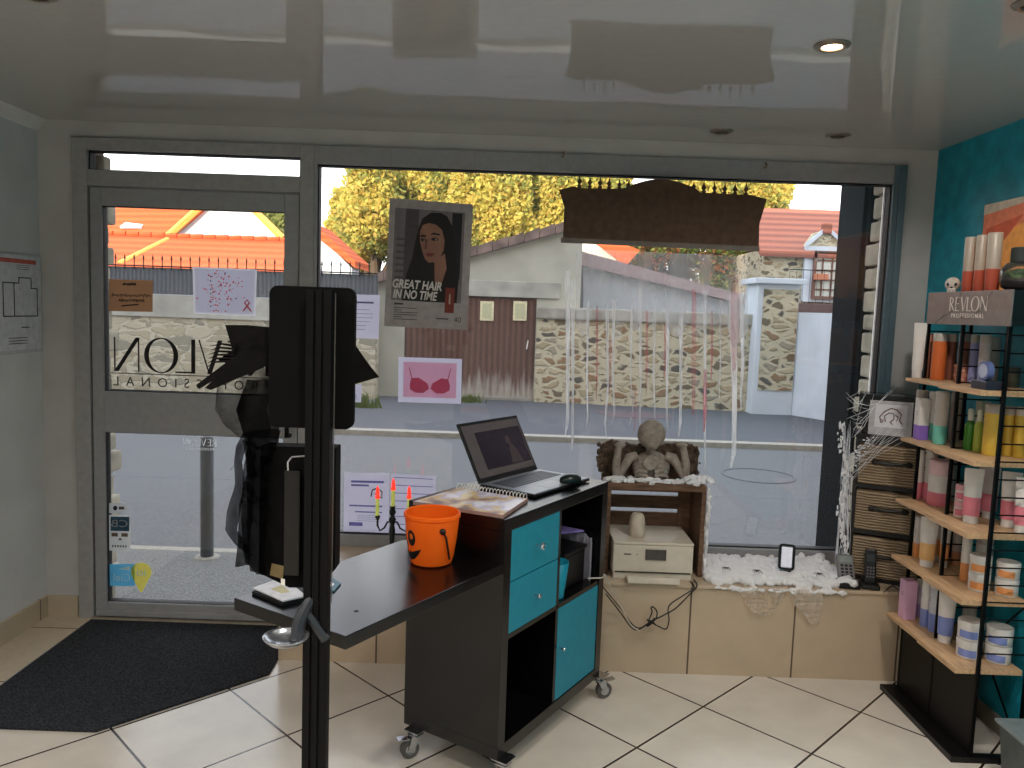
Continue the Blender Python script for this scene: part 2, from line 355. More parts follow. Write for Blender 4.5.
# entry mat
matm = mat('charcoal_entry_carpet', (60, 62, 66), 1, var=.3, scale=140, bump=1, bscale=300, spec=.05)
b = MB(matm); b.prism([(-1.96, YW-.05, .001), (-.98, YW-.05, .001), (-.965, 3.12, .001), (-1.43, 2.645, .001), (-1.96, 2.645, .001)], (0, 0, .009))
tag(b.build('entry_mat'), 'dark grey entrance carpet with a cut off corner in front of the door', 'mat')
# ---------------------------------------------------------------- GLAZING: door and shop window
def rect_frame(b, x0, x1, z0, z1, w, y0, y1, wb=None, wt=None, bev=.003):
    wb = w if wb is None else wb; wt = w if wt is None else wt
    b.box((x0, y0, z0), (x0+w, y1, z1), bev); b.box((x1-w, y0, z0), (x1, y1, z1), bev)
    b.box((x0+w, y0, z0), (x1-w, y1, z0+wb), bev); b.box((x0+w, y0, z1-wt), (x1-w, y1, z1), bev)
clear = glass_mat('clear_glass', haze=.009)
b = MB(alu2); b.box((XF0, YW-.02, .0), (-1.965, YW+.06, ZF), .004); b.box((-.995, YW-.02, 0), (-.93, YW+.06, ZF), .004)
b.box((-1.965, YW-.02, 2.20), (-.995, YW+.06, ZF), .003); b.box((-1.965, YW-.02, 2.04), (-.995, YW+.06, 2.112), .003)
b.use(seal); rect_frame(b, -1.966, -.994, 2.108, 2.204, .008, YW+.0, YW+.05, bev=0)
door = struct(b.build('door_1', origin=Z0), 'grey framed glass entrance door with a narrow transom above')
b = MB(clear); b.box((-1.958, YW+.03, 2.116), (-1.002, YW+.036, 2.196)); b.build('transom_pane', door)
b = MB(alu); LX0, LX1 = -1.958, -1.0
b.box((LX0, YW-.012, .012), (-1.905, YW+.045, 2.033), .004); b.box((-1.068, YW-.012, .012), (LX1, YW+.045, 2.033), .004)
b.box((-1.905, YW-.012, 1.953), (-1.068, YW+.045, 2.033), .004); b.box((-1.905, YW-.012, .905), (-1.068, YW+.045, 1.10), .004); b.box((-1.905, YW-.012, .012), (-1.068, YW+.045, .082), .004)
b.box((-1.95, YW-.03, .02), (-1.01, YW-.012, .05), .004)
b.use(seal); rect_frame(b, -1.912, -1.06, 1.095, 1.96, .009, YW+.0, YW+.04, bev=0); rect_frame(b, -1.912, -1.06, .075, .911, .009, YW+.0, YW+.04, bev=0)
leaf = b.build('door_leaf', door)
b = MB(clear); b.box((-1.904, YW+.02, 1.10), (-1.068, YW+.026, 1.953)); b.build('upper_pane', leaf)
b = MB(clear); b.box((-1.904, YW+.02, .082), (-1.068, YW+.026, .905)); b.build('lower_pane', leaf)
b = MB(blackmet); b.tube([(-1.035, YW-.012, .92), (-1.035, YW-.06, .92), (-1.035, YW-.06, 1.12), (-1.035, YW-.012, 1.12)], .011); b.build('door_handle', leaf, True)
b = MB(mat('threshold', (150, 140, 125), .5)); b.box((-1.97, YW-.04, .0), (-.98, YW+.06, .012), .002); b.build('threshold', door)
# window
GX0, GX1, GZ0, GZ1 = -.918, 1.70, .455, 2.172
b = MB(alu); b.box((-.93, YW-.02, .40), (GX0, YW+.06, ZF), .003); b.box((GX0, YW-.02, GZ1), (GX1, YW+.06, ZF), .003); b.box((GX0, YW-.02, .40), (GX1, YW+.06, GZ0), .003)
b.use(bluef); b.box((GX1, YW-.02, .40), (XF1, YW+.06, ZF), .003); b.box((GX1+.025, YW-.03, .40), (XF1+.008, YW-.015, ZF), .002)
b.use(seal); rect_frame(b, GX0-.001, GX1+.001, GZ0-.001, GZ1+.001, .007, YW+.0, YW+.045, bev=0)
win = struct(b.build('window_1', origin=Z0), 'large grey framed shop window')
b = MB(clear); b.box((GX0, YW+.02, GZ0), (GX1, YW+.026, GZ1)); b.build('glass_pane', win)
b = MB(mat('white_glazing_bead', (225, 225, 222), .4)); b.box((GX1-.012, YW+.045, GZ0), (GX1-.006, YW+.055, GZ1)); b.build('glazing_bead', win)
# ---------------------------------------------------------------- OUTSIDE GROUND
asph = mat('asphalt', (96, 96, 97), .9, var=.12, scale=60, bump=.3, bscale=200, spec=.2)
pav = mat('gravel_asphalt_pavement', (108, 107, 104), .95, var=.2, scale=90, bump=.3, bscale=150, spec=.2)
pav2 = mat('grey_far_pavement', (84, 84, 88), .95, var=.08, scale=30, spec=.2)
curb = mat('pale_curb_stone', (142, 136, 125), .9, var=.06)
b = MB(pav); b.box((-20, YW+.0, -.12), (20, 4.70, -.002)); struct(b.build('pavement', origin=Z0), 'speckled pavement in front of the shop')
b = MB(curb); b.box((-20, 4.70, -.12), (20, 4.78, 0), .008); struct(b.build('kerb', origin=Z0), 'pale kerb nearer the shop')
b = MB(asph); b.box((-20, 4.78, -.2), (20, 9.55, -.055)); b.use(mat('road_seam', (88, 90, 94), .9)); b.box((-20, 6.9, -.056), (20, 6.93, -.054))
b.use(mat('manhole_iron', (88, 88, 90), .9)); b.tube([(2.55+.36*math.cos(k*math.pi/16), 7.9+.36*math.sin(k*math.pi/16), -.056) for k in range(33)], .012, 6, cap=False)
struct(b.build('road', origin=Z0), 'grey asphalt road')
b = MB(curb); b.box((-20, 9.55, -.12), (20, 9.72, .012), .008); struct(b.build('kerb', origin=Z0), 'pale kerb on the far side of the road')
b = MB(pav2); b.poly([(-30, 9.72, .01), (30, 9.72, .01), (30, 40, .02), (-30, 40, .02)]); b.use(mat('faded_red_paint', (92, 78, 81), .95, var=.1, scale=8)); b.prism([(1.3, 12.3, .012), (2.5, 12.3, .012), (2.4, 11.6, .012), (1.45, 11.6, .012)], (0, 0, .003)); struct(b.build('pavement', origin=Z0), 'far grey pavement')
# bollard
t = thing('street_bollard', 'slim dark grey metal post standing on the pavement outside the door', 'bollard', (-1.8, 4.6, 0))
b = MB(mat('dark_grey_post', (52, 56, 60), .5)); b.lathe([(.038, 0), (.038, .70), (.034, .73), (.02, .74)], (-1.8, 4.6, 0)); b.build('post', t, True)
b = MB(curb); b.lathe([(.075, -.003), (.07, .004), (.04, .008)], (-1.8, 4.6, 0)); b.build('base_collar', t, True)
# ---------------------------------------------------------------- ACROSS THE STREET
rubble = rubble_mat('rubble_stone', [(112, 98, 78), (160, 146, 118), (92, 84, 76), (140, 112, 84), (150, 140, 122), (168, 152, 122), (180, 166, 138)], (186, 175, 150), scale=(4.2, 4.2, 8.5), edge=.13, warp=.16)
rubble2 = rubble_mat('rough_rendered_stone', [(172, 162, 138), (160, 150, 128), (182, 172, 150), (146, 140, 124)], (190, 181, 160), scale=(2.6, 2.6, 8), edge=.05, warp=.14)
conc = mat('weathered_concrete', (164, 160, 150), .9, var=.1, scale=3)
def wallseg(name, A, B, z0, z1, th, m, label=None, cat=None, bev=0, parent=None):
    A = Vector((*A, 0)); B = Vector((*B, 0)); d = (B-A).normalized(); n = Vector((-d.y, d.x, 0))
    b = MB(m); b.prism([A+Vector((0, 0, z0)), B+Vector((0, 0, z0)), B+n*th+Vector((0, 0, z0)), A+n*th+Vector((0, 0, z0))], (0, 0, z1-z0), bev)
    o = b.build(name, parent)
    if label: tag(o, label, cat)
    return o
t = thing('stone_wall', 'long rough stone wall with a concrete band, seen through the door', 'wall', (-6, 12.9, 0))
wallseg('stone_face', (-12, 13.0), (-2.25, 12.75), 0, 1.24, .3, rubble2, parent=t)
wallseg('concrete_band', (-12, 12.97), (-2.25, 12.72), 1.24, 1.60, .36, conc, parent=t)
t = thing('sheet_fence', 'dark grey corrugated fence topped by thin spiked rails', 'fence', (-6, 13.0, 1.6))
fm = wave_mat('grey_corrugated_sheet', (92, 94, 98), (74, 77, 82), 4.5, 'X', 0, .6, .6)
wallseg('sheet_panel', (-12, 13.14), (-2.25, 12.89), 1.61, 2.04, .03, fm, parent=t)
b = MB(blackmet); 
for z in (2.06,): b.tube([(-12, 13.12, z), (-2.25, 12.87, z)], .012, 6)
b.build('rail', t)
for i in range(64):
    x = -12+.155*i; y = 13.12-(x+12)*.0256
    if x < -7.6 or x > -2.3: continue
    b = MB(blackmet); b.tube([(x, y, 2.0), (x, y, 2.17)], .009, 5); b.tube([(x, y, 2.17), (x, y, 2.25)], [.02, .002], 5); b.build('spike', t)
# stone wall right
t = thing('stone_wall', 'cream and brown rubble wall with a grey coping, right of the garage door', 'wall', (2, 13.1, 0))
wallseg('stone_face', (.38, 13.22), (4.2, 12.85), 0, 1.42, .4, rubble, parent=t)
wallseg('coping', (.36, 13.17), (4.05, 12.81), 1.42, 1.62, .5, mat('grey_coping', (150, 144, 132), .9, var=.15, scale=4), parent=t, bev=.03)
# garage building
G = 13.3
t = thing('garage', 'pale rendered garage with a lean roof and a brown double door', 'garage', (-.6, G+.5, 0))
roofv = mat('brown_roof_tiles', (120, 100, 92), .9, var=.2, scale=4)
def P(px, py, Y=G): return pt(px, py, Y=Y)
g0 = P(352, 290); g1 = P(592, 224)
b = MB(mat('garage_render', (172, 168, 154), .9, var=.06, scale=2))
x0, x1 = -2.62, 1.10
zr = lambda x: g0.z+(g1.z-g0.z)*(x-g0.x)/(g1.x-g0.x)
dl, dr, dz = -1.85, .37, 1.76
b.prism([(x0, G, 0), (dl, G, 0), (dl, G, dz), (dr, G, dz), (dr, G, 0), (x1, G, 0), (x1, G, zr(x1)), (x0, G, zr(x0))], (0, 4, 0))
gw = b.build('wall', t)
b = MB(conc); b.box((dl-.3, G-.03, dz), (.75, G, dz+.27), .01); b.build('lintel', t)
b = MB(roofv); n = 16
for i in range(n):
    xa = x0-.35+(x1+.05-x0+.35)*i/n; xb = x0-.35+(x1+.05-x0+.35)*(i+1)/n
    b.prism([(xa, G-.12, zr(xa)+.0), (xb-.01, G-.12, zr(xb)), (xb-.01, G-.12, zr(xb)+.17), (xa, G-.12, zr(xa)+.14)], (0, 4.3, 0))
b.build('roof', t)
gd = wave_mat('weathered_brown_boards', (106, 76, 64), (84, 58, 50), 3.2, 'X', .6, .8, .5)
N, L, bs = nodes(gd); tcx = N.new('ShaderNodeTexCoord'); sp = N.new('ShaderNodeSeparateXYZ'); L.new(tcx.outputs['Object'], sp.inputs[0]); nz = N.new('ShaderNodeTexNoise'); nz.inputs['Scale'].default_value = 6
mpn = N.new('ShaderNodeMapping'); mpn.inputs['Scale'].default_value = (3, 1, .3); L.new(tcx.outputs['Object'], mpn.inputs[0]); L.new(mpn.outputs[0], nz.inputs['Vector'])
ma = N.new('ShaderNodeMath'); ma.operation = 'MULTIPLY_ADD'; ma.inputs[1].default_value = -.9; L.new(nz.outputs['Fac'], ma.inputs[0]); L.new(sp.outputs['Z'], ma.inputs[2])
mr = N.new('ShaderNodeMapRange'); mr.inputs['From Min'].default_value = -.35; mr.inputs['From Max'].default_value = -.0; mr.inputs['To Min'].default_value = .75; mr.inputs['To Max'].default_value = 0; L.new(ma.outputs[0], mr.inputs['Value'])
old = bs.inputs['Base Color'].links[0].from_socket; mx = N.new('ShaderNodeMix'); mx.data_type = 'RGBA'; L.new(old, mx.inputs['A']); mx.inputs['B'].default_value = (*lin((176, 168, 156)), 1); L.new(mr.outputs[0], mx.inputs['Factor']); L.new(mx.outputs['Result'], bs.inputs['Base Color'])
mid = P(487, 340).x
for a, c_ in ((dl, mid-.001), (mid, dr)):
    b = MB(gd); b.box((a, G+.03, .05), (c_, G+.09, dz-.02), .005); d = b.build('door_panel', t)
for px in (487, 520):
    q = P(px-6.5, 301, G+.03); q2 = P(px+6.5, 321, G+.03)
    b = MB(mat('cream_window_frame', (224, 214, 176), .6)); b.box((q.x, G+.005, q2.z), (q2.x, G+.03, q.z), .01); w_ = b.build('window', t)
    b = MB(mat('pale_pane', (190, 186, 150), .3)); b.box((q.x+.035, G-.002, q2.z+.04), (q2.x-.035, G+.004, q.z-.04)); b.build('pane', w_)
b = MB(white); q = P(528, 341, G); b.tube([(q.x, G+.02, q.z), (q.x, G-.04, q.z), (q.x-.02, G-.04, q.z-.13), (q.x-.02, G+.02, q.z-.13)], .012, 6); b.build('handle', t)
b = MB(curb); b.box((dl, G-.04, .01), (dr, G+.03, .07), .01); b.build('doorstep', t)
# low white shed right of the garage
t = thing('shed', 'low white shed wall under a faded pink sloping roof, above the stone wall', 'shed', (3, 14.6, 0))
def S(px, py): return pt(px, py, Y=14.4)
shedw = mat('pale_grey_shed_wall', (176, 181, 187), .9, var=.05, scale=2)
b = MB(shedw); pp = [S(583, 330), S(583, 266), S(745, 306), S(765, 308), S(765, 332)]; b.prism([(p.x, 14.4, p.z) for p in pp], (0, 2.5, 0)); b.build('wall', t)
b = MB(mat('faded_pink_roof', (156, 132, 132), .9, var=.08)); pp = [S(581, 266), S(581, 252), S(745, 296), S(768, 302), S(768, 310)]; b.prism([(p.x, 14.25, p.z) for p in pp], (0, 2.8, 0)); b.build('roof', t)
b = MB(mat('dark_gap', (50, 48, 46), .9)); pp = [S(573, 315), S(575, 275), S(583, 275), S(583, 315)]; b.prism([(p.x, 14.35, p.z) for p in pp], (0, .1, 0)); b.build('gap_shade', t)  # dark strip standing in for the shade in the gap beside the garage
# white gate pillar
t = thing('gate_pillar', 'white rendered gate pillar with a rubble stone inset and flat cap', 'pillar', (4.3, 12.7, 0))
wr = mat('white_render', (196, 202, 210), .9, var=.03, scale=3)
q0 = pt(758, 300, Y=12.6); q1 = pt(799, 300, Y=12.6); qt = pt(775, 284, Y=12.6)
b = MB(wr); b.box((q0.x, 12.6, 0), (q1.x, 13.3, qt.z), .01); b.build('post', t)
b = MB(wr); b.box((q0.x-.08, 12.5, qt.z), (q1.x+.08, 13.4, qt.z+.09), .015); b.build('cap', t)
i0 = pt(764, 289, Y=12.6); i1 = pt(792, 391, Y=12.6); b = MB(rubble); b.box((i0.x, 12.585, i1.z), (i1.x, 12.6, i0.z)); b.build('stone_inset', t)
w0 = pt(798, 311, Y=12.5); w0b = pt(798, 427, Z=0.01)
o = wallseg('garden_wall', (q1.x, 12.62), (5.9, 10.4), 0, w0.z-.02, .3, wr, 'smooth white garden wall running towards the road beside the white pillar', 'wall')
# house on the right
HY = 21
t = thing('house', 'stone house with an orange tiled roof and one dormer window, behind the white pillar', 'house', (9, HY+2, 0))
def Hh(px, py, Y=HY): return pt(px, py, Y=Y)
rtile = wave_mat('orange_roof_tiles', (172, 106, 84), (136, 84, 70), 1.6, 'Z', .4, .9, .5)
rt2 = wave_mat('bright_orange_roof_tiles', (200, 96, 56), (176, 80, 46), 2.0, 'Z', .4, .9, .4)
e0 = Hh(764, 249); 
b = MB(rubble); b.box((e0.x, HY, 0), (e0.x+9, HY+5, e0.z)); b.build('wall', t)
zr1 = pt(767, 208, Y=HY+2.6).z
b = MB(rtile); b.prism([(e0.x-.15, HY-.2, e0.z-.05), (e0.x-.15, HY+2.6, zr1), (e0.x-.15, HY+5.4, e0.z-.05), (e0.x-.15, HY+5.4, e0.z-.2), (e0.x-.15, HY+2.6, zr1-.15), (e0.x-.15, HY-.2, e0.z-.2)], (9.3, 0, 0)); b.build('roof', t)
a0 = Hh(804, 246); a1 = Hh(845, 250); ap = Hh(825, 230); bot = Hh(808, 302).z
b = MB(wr); b.box((a0.x, HY-.12, bot), (Hh(841, 250).x, HY, a0.z), .01); b.build('dormer_surround', t)
b = MB(rubble); b.prism([(a0.x, HY-.1, a0.z), (a1.x, HY-.1, a0.z), (ap.x, HY-.1, ap.z)], (0, 1.6, 0)); b.build('dormer_gable', t)
b = MB(wr)
for A_, B_ in ((a0, ap), (a1, ap)):
    b.prism([(A_.x, HY-.16, a0.z-.06), (A_.x, HY-.16, a0.z+.06), (B_.x, HY-.16, ap.z+.1), (B_.x, HY-.16, ap.z-.02)], (0, .06, 0))
b.build('gable_edge', t)
b = MB(rtile); b.box((ap.x-.12, HY-.2, ap.z-.12), (ap.x+.12, HY, ap.z+.16), .04); b.build('gable_tile', t)
f0 = Hh(812, 251); f1 = Hh(837, 300); brown = mat('brown_window_frame', (110, 78, 66), .6)
b = MB(brown); rect_frame(b, f0.x, f1.x, f1.z, f0.z, .08, HY-.2, HY-.12)
for k in (1, 2): xk = f0.x+(f1.x-f0.x)*k/3; b.box((xk-.02, HY-.17, f1.z+.05), (xk+.02, HY-.14, f0.z-.05))
for k in range(1, 5): zk = f1.z+(f0.z-f1.z)*k/5; b.box((f0.x+.05, HY-.17, zk-.02), (f1.x-.05, HY-.14, zk+.02))
w_ = b.build('window', t)
b = MB(mat('window_reflection', (196, 200, 190), .15, spec=.9)); b.box((f0.x+.06, HY-.14, f1.z+.05), (f1.x-.06, HY-.122, f0.z-.05)); b.build('pane', w_)
fb0 = Hh(816, 275, HY-.4); b = MB(mat('terracotta', (190, 120, 90), .8)); b.box((fb0.x, HY-.4, fb0.z-.12), (fb0.x+.34, HY-.22, fb0.z+.04), .02); b.build('flower_box', t)
b = MB(blackmet)
zz = Hh(808, 270, HY-.5).z
b.tube([(a0.x-.5, HY-.5, zz), (a1.x+1, HY-.5, zz)], .012, 6)
for k in range(15): xk = a0.x-.5+k*.18; b.tube([(xk, HY-.5, bot-.1), (xk, HY-.5, zz)], .005, 4)
b.build('balcony_rail', t)
b = MB(mat('dark_brown_ledge', (86, 66, 62), .8)); q = Hh(798, 303, HY-.6); b.box((q.x, HY-.65, q.z-.25), (q.x+4, HY, q.z), .02); b.build('balcony_ledge', t)
# big orange roofed house on the left
LY = 20.5
t = thing('house', 'wide house with bright orange tiled roofs and a white gable, behind the dark fence', 'house', (-9, LY+2, 0))
def Q(px, py, Y=LY): return pt(px, py, Y=Y)
eave = Q(230, 239).z; low = Q(230, 275, LY-2.4).z
XA, XB = Q(40, 240).x-4, Q(352, 240).x
b = MB(wr); b.box((XA, LY-2.1, 0), (XB-.6, LY+.1, low)); b.box((XA, LY, 0), (XB-1.5, LY+5, eave)); b.build('wall', t)
b = MB(rt2); b.prism([(XA, LY-2.4, low-.1), (XA, LY-.0, eave), (XA, LY-.0, eave-.2), (XA, LY-2.3, low-.3)], (Q(318, 240).x-XA, 0, 0)); lr = b.build('front_roof', t)
b = MB(rt2)
k = 0; x = XA
while x < Q(318, 240).x-.2: b.tube([(x, LY-.02, eave+.03), (x+.3, LY-.02, eave+.05)], .06, 6); x += .33
b.build('ridge_tiles', t)
A_ = Q(170, 239, LY+.3); B_ = Q(284, 240, LY+.3); Cc = Q(229, 190, LY+.3); vv = Vector((-9, 2.5, 0))
b = MB(wr); b.prism([A_, B_, Cc], (-.2, .3, 0)); b.build('gable_wall', t)
b = MB(rt2); o_ = Vector((0, 0, .02)); b.prism([A_+Vector((-.1, -.1, 0)), Cc+Vector((0, -.1, .1)), Cc+vv+Vector((0, 0, .1)), A_+vv+Vector((-.1, 0, 0))], (0, .1, -.12)); b.build('main_roof', t)
b = MB(rt2); b.prism([B_+Vector((.1, -.1, 0)), Cc+Vector((0, -.1, .1)), Cc+Vector((-2, 3, .1)), B_+Vector((-2, 3, 0))], (0, .1, -.12)); b.build('rear_roof', t)
vg = mat('yellow_verge_tiles', (224, 170, 84), .8, var=.1)
b = MB(vg); b.tube([A_+Vector((0, -.15, .04)), Cc+Vector((0, -.15, .16)), B_+Vector((0, -.15, .04))], .1, 6); b.tube([Q(168, 240, LY-.1), pt(120, 264, Y=LY-1.7)], .08, 6); b.build('verge', t)
s0 = Q(126, 230, LY+.9); s1 = Q(140, 219, LY+1.3); s2 = Q(159, 219, LY+1.2); s3 = Q(147, 230, LY+.8)
b = MB(mat('skylight_glass', (225, 225, 230), .1, spec=1)); b.prism([s0+Vector((0, -.35, .05)), s1+Vector((0, -.35, .05)), s2+Vector((0, -.35, .05)), s3+Vector((0, -.35, .05))], (0, .05, -.04)); b.build('skylight', t)
p0 = Q(317, 234, LY-.5); p1 = Q(352, 268, LY-.5); p2 = Q(317, 275, LY-.5)
b = MB(wr); b.prism([p0, p1, Q(352, 276, LY-.5), Q(290, 276, LY-.5), Q(290, 262, LY-.5)], (0, 1, 0)); b.build('side_gable', t)
b = MB(rt2); b.prism([p0+Vector((-.1, -.1, 0)), p1+Vector((.1, -.1, 0)), p1+Vector((.1, -.1, .18)), p0+Vector((-.1, -.1, .28))], (0, 2, .0)); b.build('side_roof', t)
# small house bit right of the garage roof
t = thing('house', 'white gable with an orange roof edge peeking out below the hanging black board', 'house', (3, 19, 0))
def U(px, py, Y=18.5): return pt(px, py, Y=Y)
b = MB(mat('cream_gable', (214, 204, 190), .9)); b.prism([(U(560, 0).x, 18.5, 0), (U(622, 0).x, 18.5, 0), U(622, 262), U(600, 246), U(560, 230)], (0, 3, 0)); b.build('wall', t)
b = MB(rt2); b.prism([U(596, 243, 18.4), U(600, 236, 18.4), U(640, 250, 18.4), U(626, 266, 18.4)], (0, 3, 0)); b.build('roof', t)
# ---------------------------------------------------------------- TREES
def leafm(n, c): return paperglow(n, c, .5)
lmY = [leafm('leaf_yellow', (212, 196, 104)), leafm('leaf_yellow_green', (188, 186, 98)), leafm('leaf_gold', (206, 180, 98)), leafm('leaf_olive', (138, 144, 80))]
lmG = [leafm('leaf_green', (96, 112, 48)), leafm('leaf_olive', (128, 134, 60)), leafm('leaf_dark', (66, 82, 44)), leafm('leaf_rust', (150, 96, 60))]
barkm = mat('bark', (88, 74, 60), .95, bump=.6)
def tree(label, blobs, trunk, mats, n, size, name='leafy_tree', seed=1):
    rnd = random.Random(seed); base = Vector((trunk[0], trunk[1], 0))
    t = thing(name, label, 'tree', base, 'trees beyond the street')
    b = MB(barkm); top = Vector(blobs[0][0])
    b.tube([base, base+(top-base)*.5+Vector((.1, 0, 0)), top], [.22, .16, .06], 8)
    for c, r in blobs[1:5]: b.tube([base+(top-base)*.45, (base+(top-base)*.45+Vector(c))/2+Vector((0, 0, .3)), Vector(c)], [.1, .07, .03], 6)
    b.build('trunk', t, True)
    me = bpy.data.meshes.new('foliage'); vs = []; fs = []; mi = []
    vol = [r[0]*r[2] for c, r in blobs]; tot = sum(vol)
    for (c, r), v in zip(blobs, vol):
        for _ in range(int(n*v/tot)):
            d = Vector((rnd.gauss(0, 1), rnd.gauss(0, 1), rnd.gauss(0, 1))).normalized()
            k = rnd.uniform(.55, 1.02)+.22*noise.noise(d*3+Vector(c))
            p = Vector(c)+Vector((d.x*r[0], d.y*r[1], d.z*r[2]))*k-base
            a = Vector((rnd.uniform(-1, 1), rnd.uniform(-1, 1), rnd.uniform(-1, 1))).normalized(); e = a.cross(Vector((rnd.uniform(-1, 1), rnd.uniform(-1, 1), rnd.uniform(-1, 1)))).normalized()
            s = size*rnd.uniform(.6, 1.3); i0 = len(vs)
            vs += [p-a*s*.6, p+e*s*.35, p+a*s*.6, p-e*s*.35]; fs.append((i0, i0+1, i0+2, i0+3))
            nn = noise.noise(p*.9)+rnd.uniform(-.5, .5); mi.append(min(len(mats)-1, max(0, int((nn+.6)/1.2*len(mats)))))
    me.from_pydata([tuple(v) for v in vs], [], fs)
    for m in mats: me.materials.append(m)
    me.polygons.foreach_set('material_index', mi); me.update()
    o = bpy.data.objects.new('foliage', me); C.objects.link(o); o.parent = t
    return t
def blobs_px(lst, Y, seed=0):
    out = []; rnd = random.Random(seed)
    for px, py, rx, rz in lst:
        yy = Y+rnd.uniform(-1.5, 1.5); c = pt(px, py, Y=yy); k = yy/F; out.append((tuple(c), (rx*k, rx*k*.9, rz*k)))
    return out
tree('rounded yellow green tree left of the hanging portrait poster', blobs_px([(372, 215, 34, 40), (346, 232, 22, 28), (400, 190, 34, 32), (372, 175, 26, 22), (410, 240, 34, 34), (340, 205, 10, 18), (350, 262, 30, 26), (430, 215, 30, 50)], 27, 1), (pt(375, 300, Y=27).x, 27), lmY, 34000, .17, seed=2)
for i, (x, yt, w, hh, lab) in enumerate([(455, 178, 30, 75, 'tall yellowing poplar just right of the portrait poster'), (500, 172, 32, 78, 'tall golden tree above the garage roof ridge'), (548, 175, 34, 76, 'tall yellow tree next to the left end of the black hanging board'), (600, 185, 40, 70, 'yellow tree behind the black hanging board, its crown above the iron points')]):
    tree(lab, blobs_px([(x, yt+hh*.6, w, hh*.85), (x-14, yt+hh*.3, w*.6, hh*.6), (x+12, yt+hh*.2, w*.6, hh*.6), (x, yt+hh, w, hh*.5)], 25+i*.6, i), (pt(x, 300, Y=25+i*.6).x, 25+i*.6), lmY, 24000, .15, seed=20+i)
tree('yellow green tree between the black hanging board and the stone house', blobs_px([(762, 205, 24, 34), (750, 240, 22, 40), (775, 190, 18, 20), (745, 195, 26, 30), (700, 200, 40, 36)], 28, 5), (pt(755, 300, Y=28).x, 28), lmY, 18000, .17, seed=31)
tree('dark reddish green bush above the pink shed roof', blobs_px([(660, 262, 34, 24), (700, 278, 36, 26), (725, 270, 24, 34), (640, 255, 26, 26), (655, 245, 26, 20), (680, 240, 40, 26)], 24, 6), (pt(690, 300, Y=24).x, 24), lmG, 16000, .11, name='bush', seed=41)
tree('dull green tree behind the white gable of the orange house', blobs_px([(275, 222, 26, 26), (292, 235, 22, 22), (260, 215, 16, 16)], 31, 7), (pt(275, 300, Y=31).x, 31), [leafm('leaf_olive', (128, 134, 60)), leafm('leaf_grey_green', (140, 140, 96))], 4000, .3, seed=51)
# weeds at the wall foot
def weed(px, py, n, lab, hh=.18):
    p = pt(px, py, Z=0.012)+Vector((0, -.2, 0)); b = MB(lmG[0]); rnd = random.Random(px)
    for _ in range(n):
        a = rnd.uniform(0, 6.28); r = rnd.uniform(0, .28); q = p+Vector((math.cos(a)*r, math.sin(a)*r*.3, 0)); h = rnd.uniform(.4, 1)*hh; d = Vector((rnd.uniform(-.06, .06), rnd.uniform(-.04, .04), 0))
        b.poly([q+Vector((-.012, 0, 0)), q+Vector((.012, 0, 0)), q+d*.6+Vector((.008, 0, h*.6)), q+d+Vector((0, 0, h))])
    tag(b.build('grass_tuft'), lab, 'weeds')
weed(470, 401, 90, 'small green weeds at the left foot of the brown garage door')
weed(366, 406, 120, 'leafy weeds at the left foot of the wall beside the garage', .24)
weed(160, 389, 160, 'grassy weeds at the foot of the long stone wall seen through the door', .22)
# ---------------------------------------------------------------- THINGS STUCK ON THE GLASS
YG = YW+.015
YD = YW+.014
def sheet(name, c4, m, th=.0015, parent=None):
    b = MB(m); b.prism([Vector(p) for p in c4], (0, th, 0)); return b.build(name, parent) if parent else b
def plane_rect(px0, py0, px1, py1, Y):
    a = pt(px0, py0, Y=Y); c = pt(px1, py1, Y=Y); return a.x, c.x, c.z, a.z
def paper_thing(name, label, cat, quad, m, Y):
    P4 = [pt(x, y, Y=Y) for x, y in quad]; c = sum(P4, Vector())/4
    t = thing(name, label, cat, (c.x, c.y, min(p.z for p in P4)))
    b = MB(m); b.poly(P4) if m.name in GLOW else b.prism(P4, (0, .002, 0)); b.build('sheet', t)
    return t, P4
def bil(P4, u, v, dy=-.0006):
    "P4 = TL,TR,BR,BL ; u right, v down"
    return (P4[0]*(1-u)+P4[1]*u)*(1-v)+(P4[3]*(1-u)+P4[2]*u)*v+Vector((0, dy, 0))
def patch(b, P4, u0, v0, u1, v1, dy=-.0006, th=.0003):
    b.poly([bil(P4, u0, v0, dy), bil(P4, u1, v0, dy), bil(P4, u1, v1, dy), bil(P4, u0, v1, dy)])
def blob2(b, P4, pts, dy=-.0006, th=.0003): b.poly([bil(P4, u, v, dy) for u, v in pts])
def ell(cu, cv, ru, rv, n=20, a0=0, a1=360): return [(cu+ru*math.cos(R(a0+(a1-a0)*k/n)), cv+rv*math.sin(R(a0+(a1-a0)*k/n))) for k in range(n+(0 if a1-a0 >= 360 else 1))]
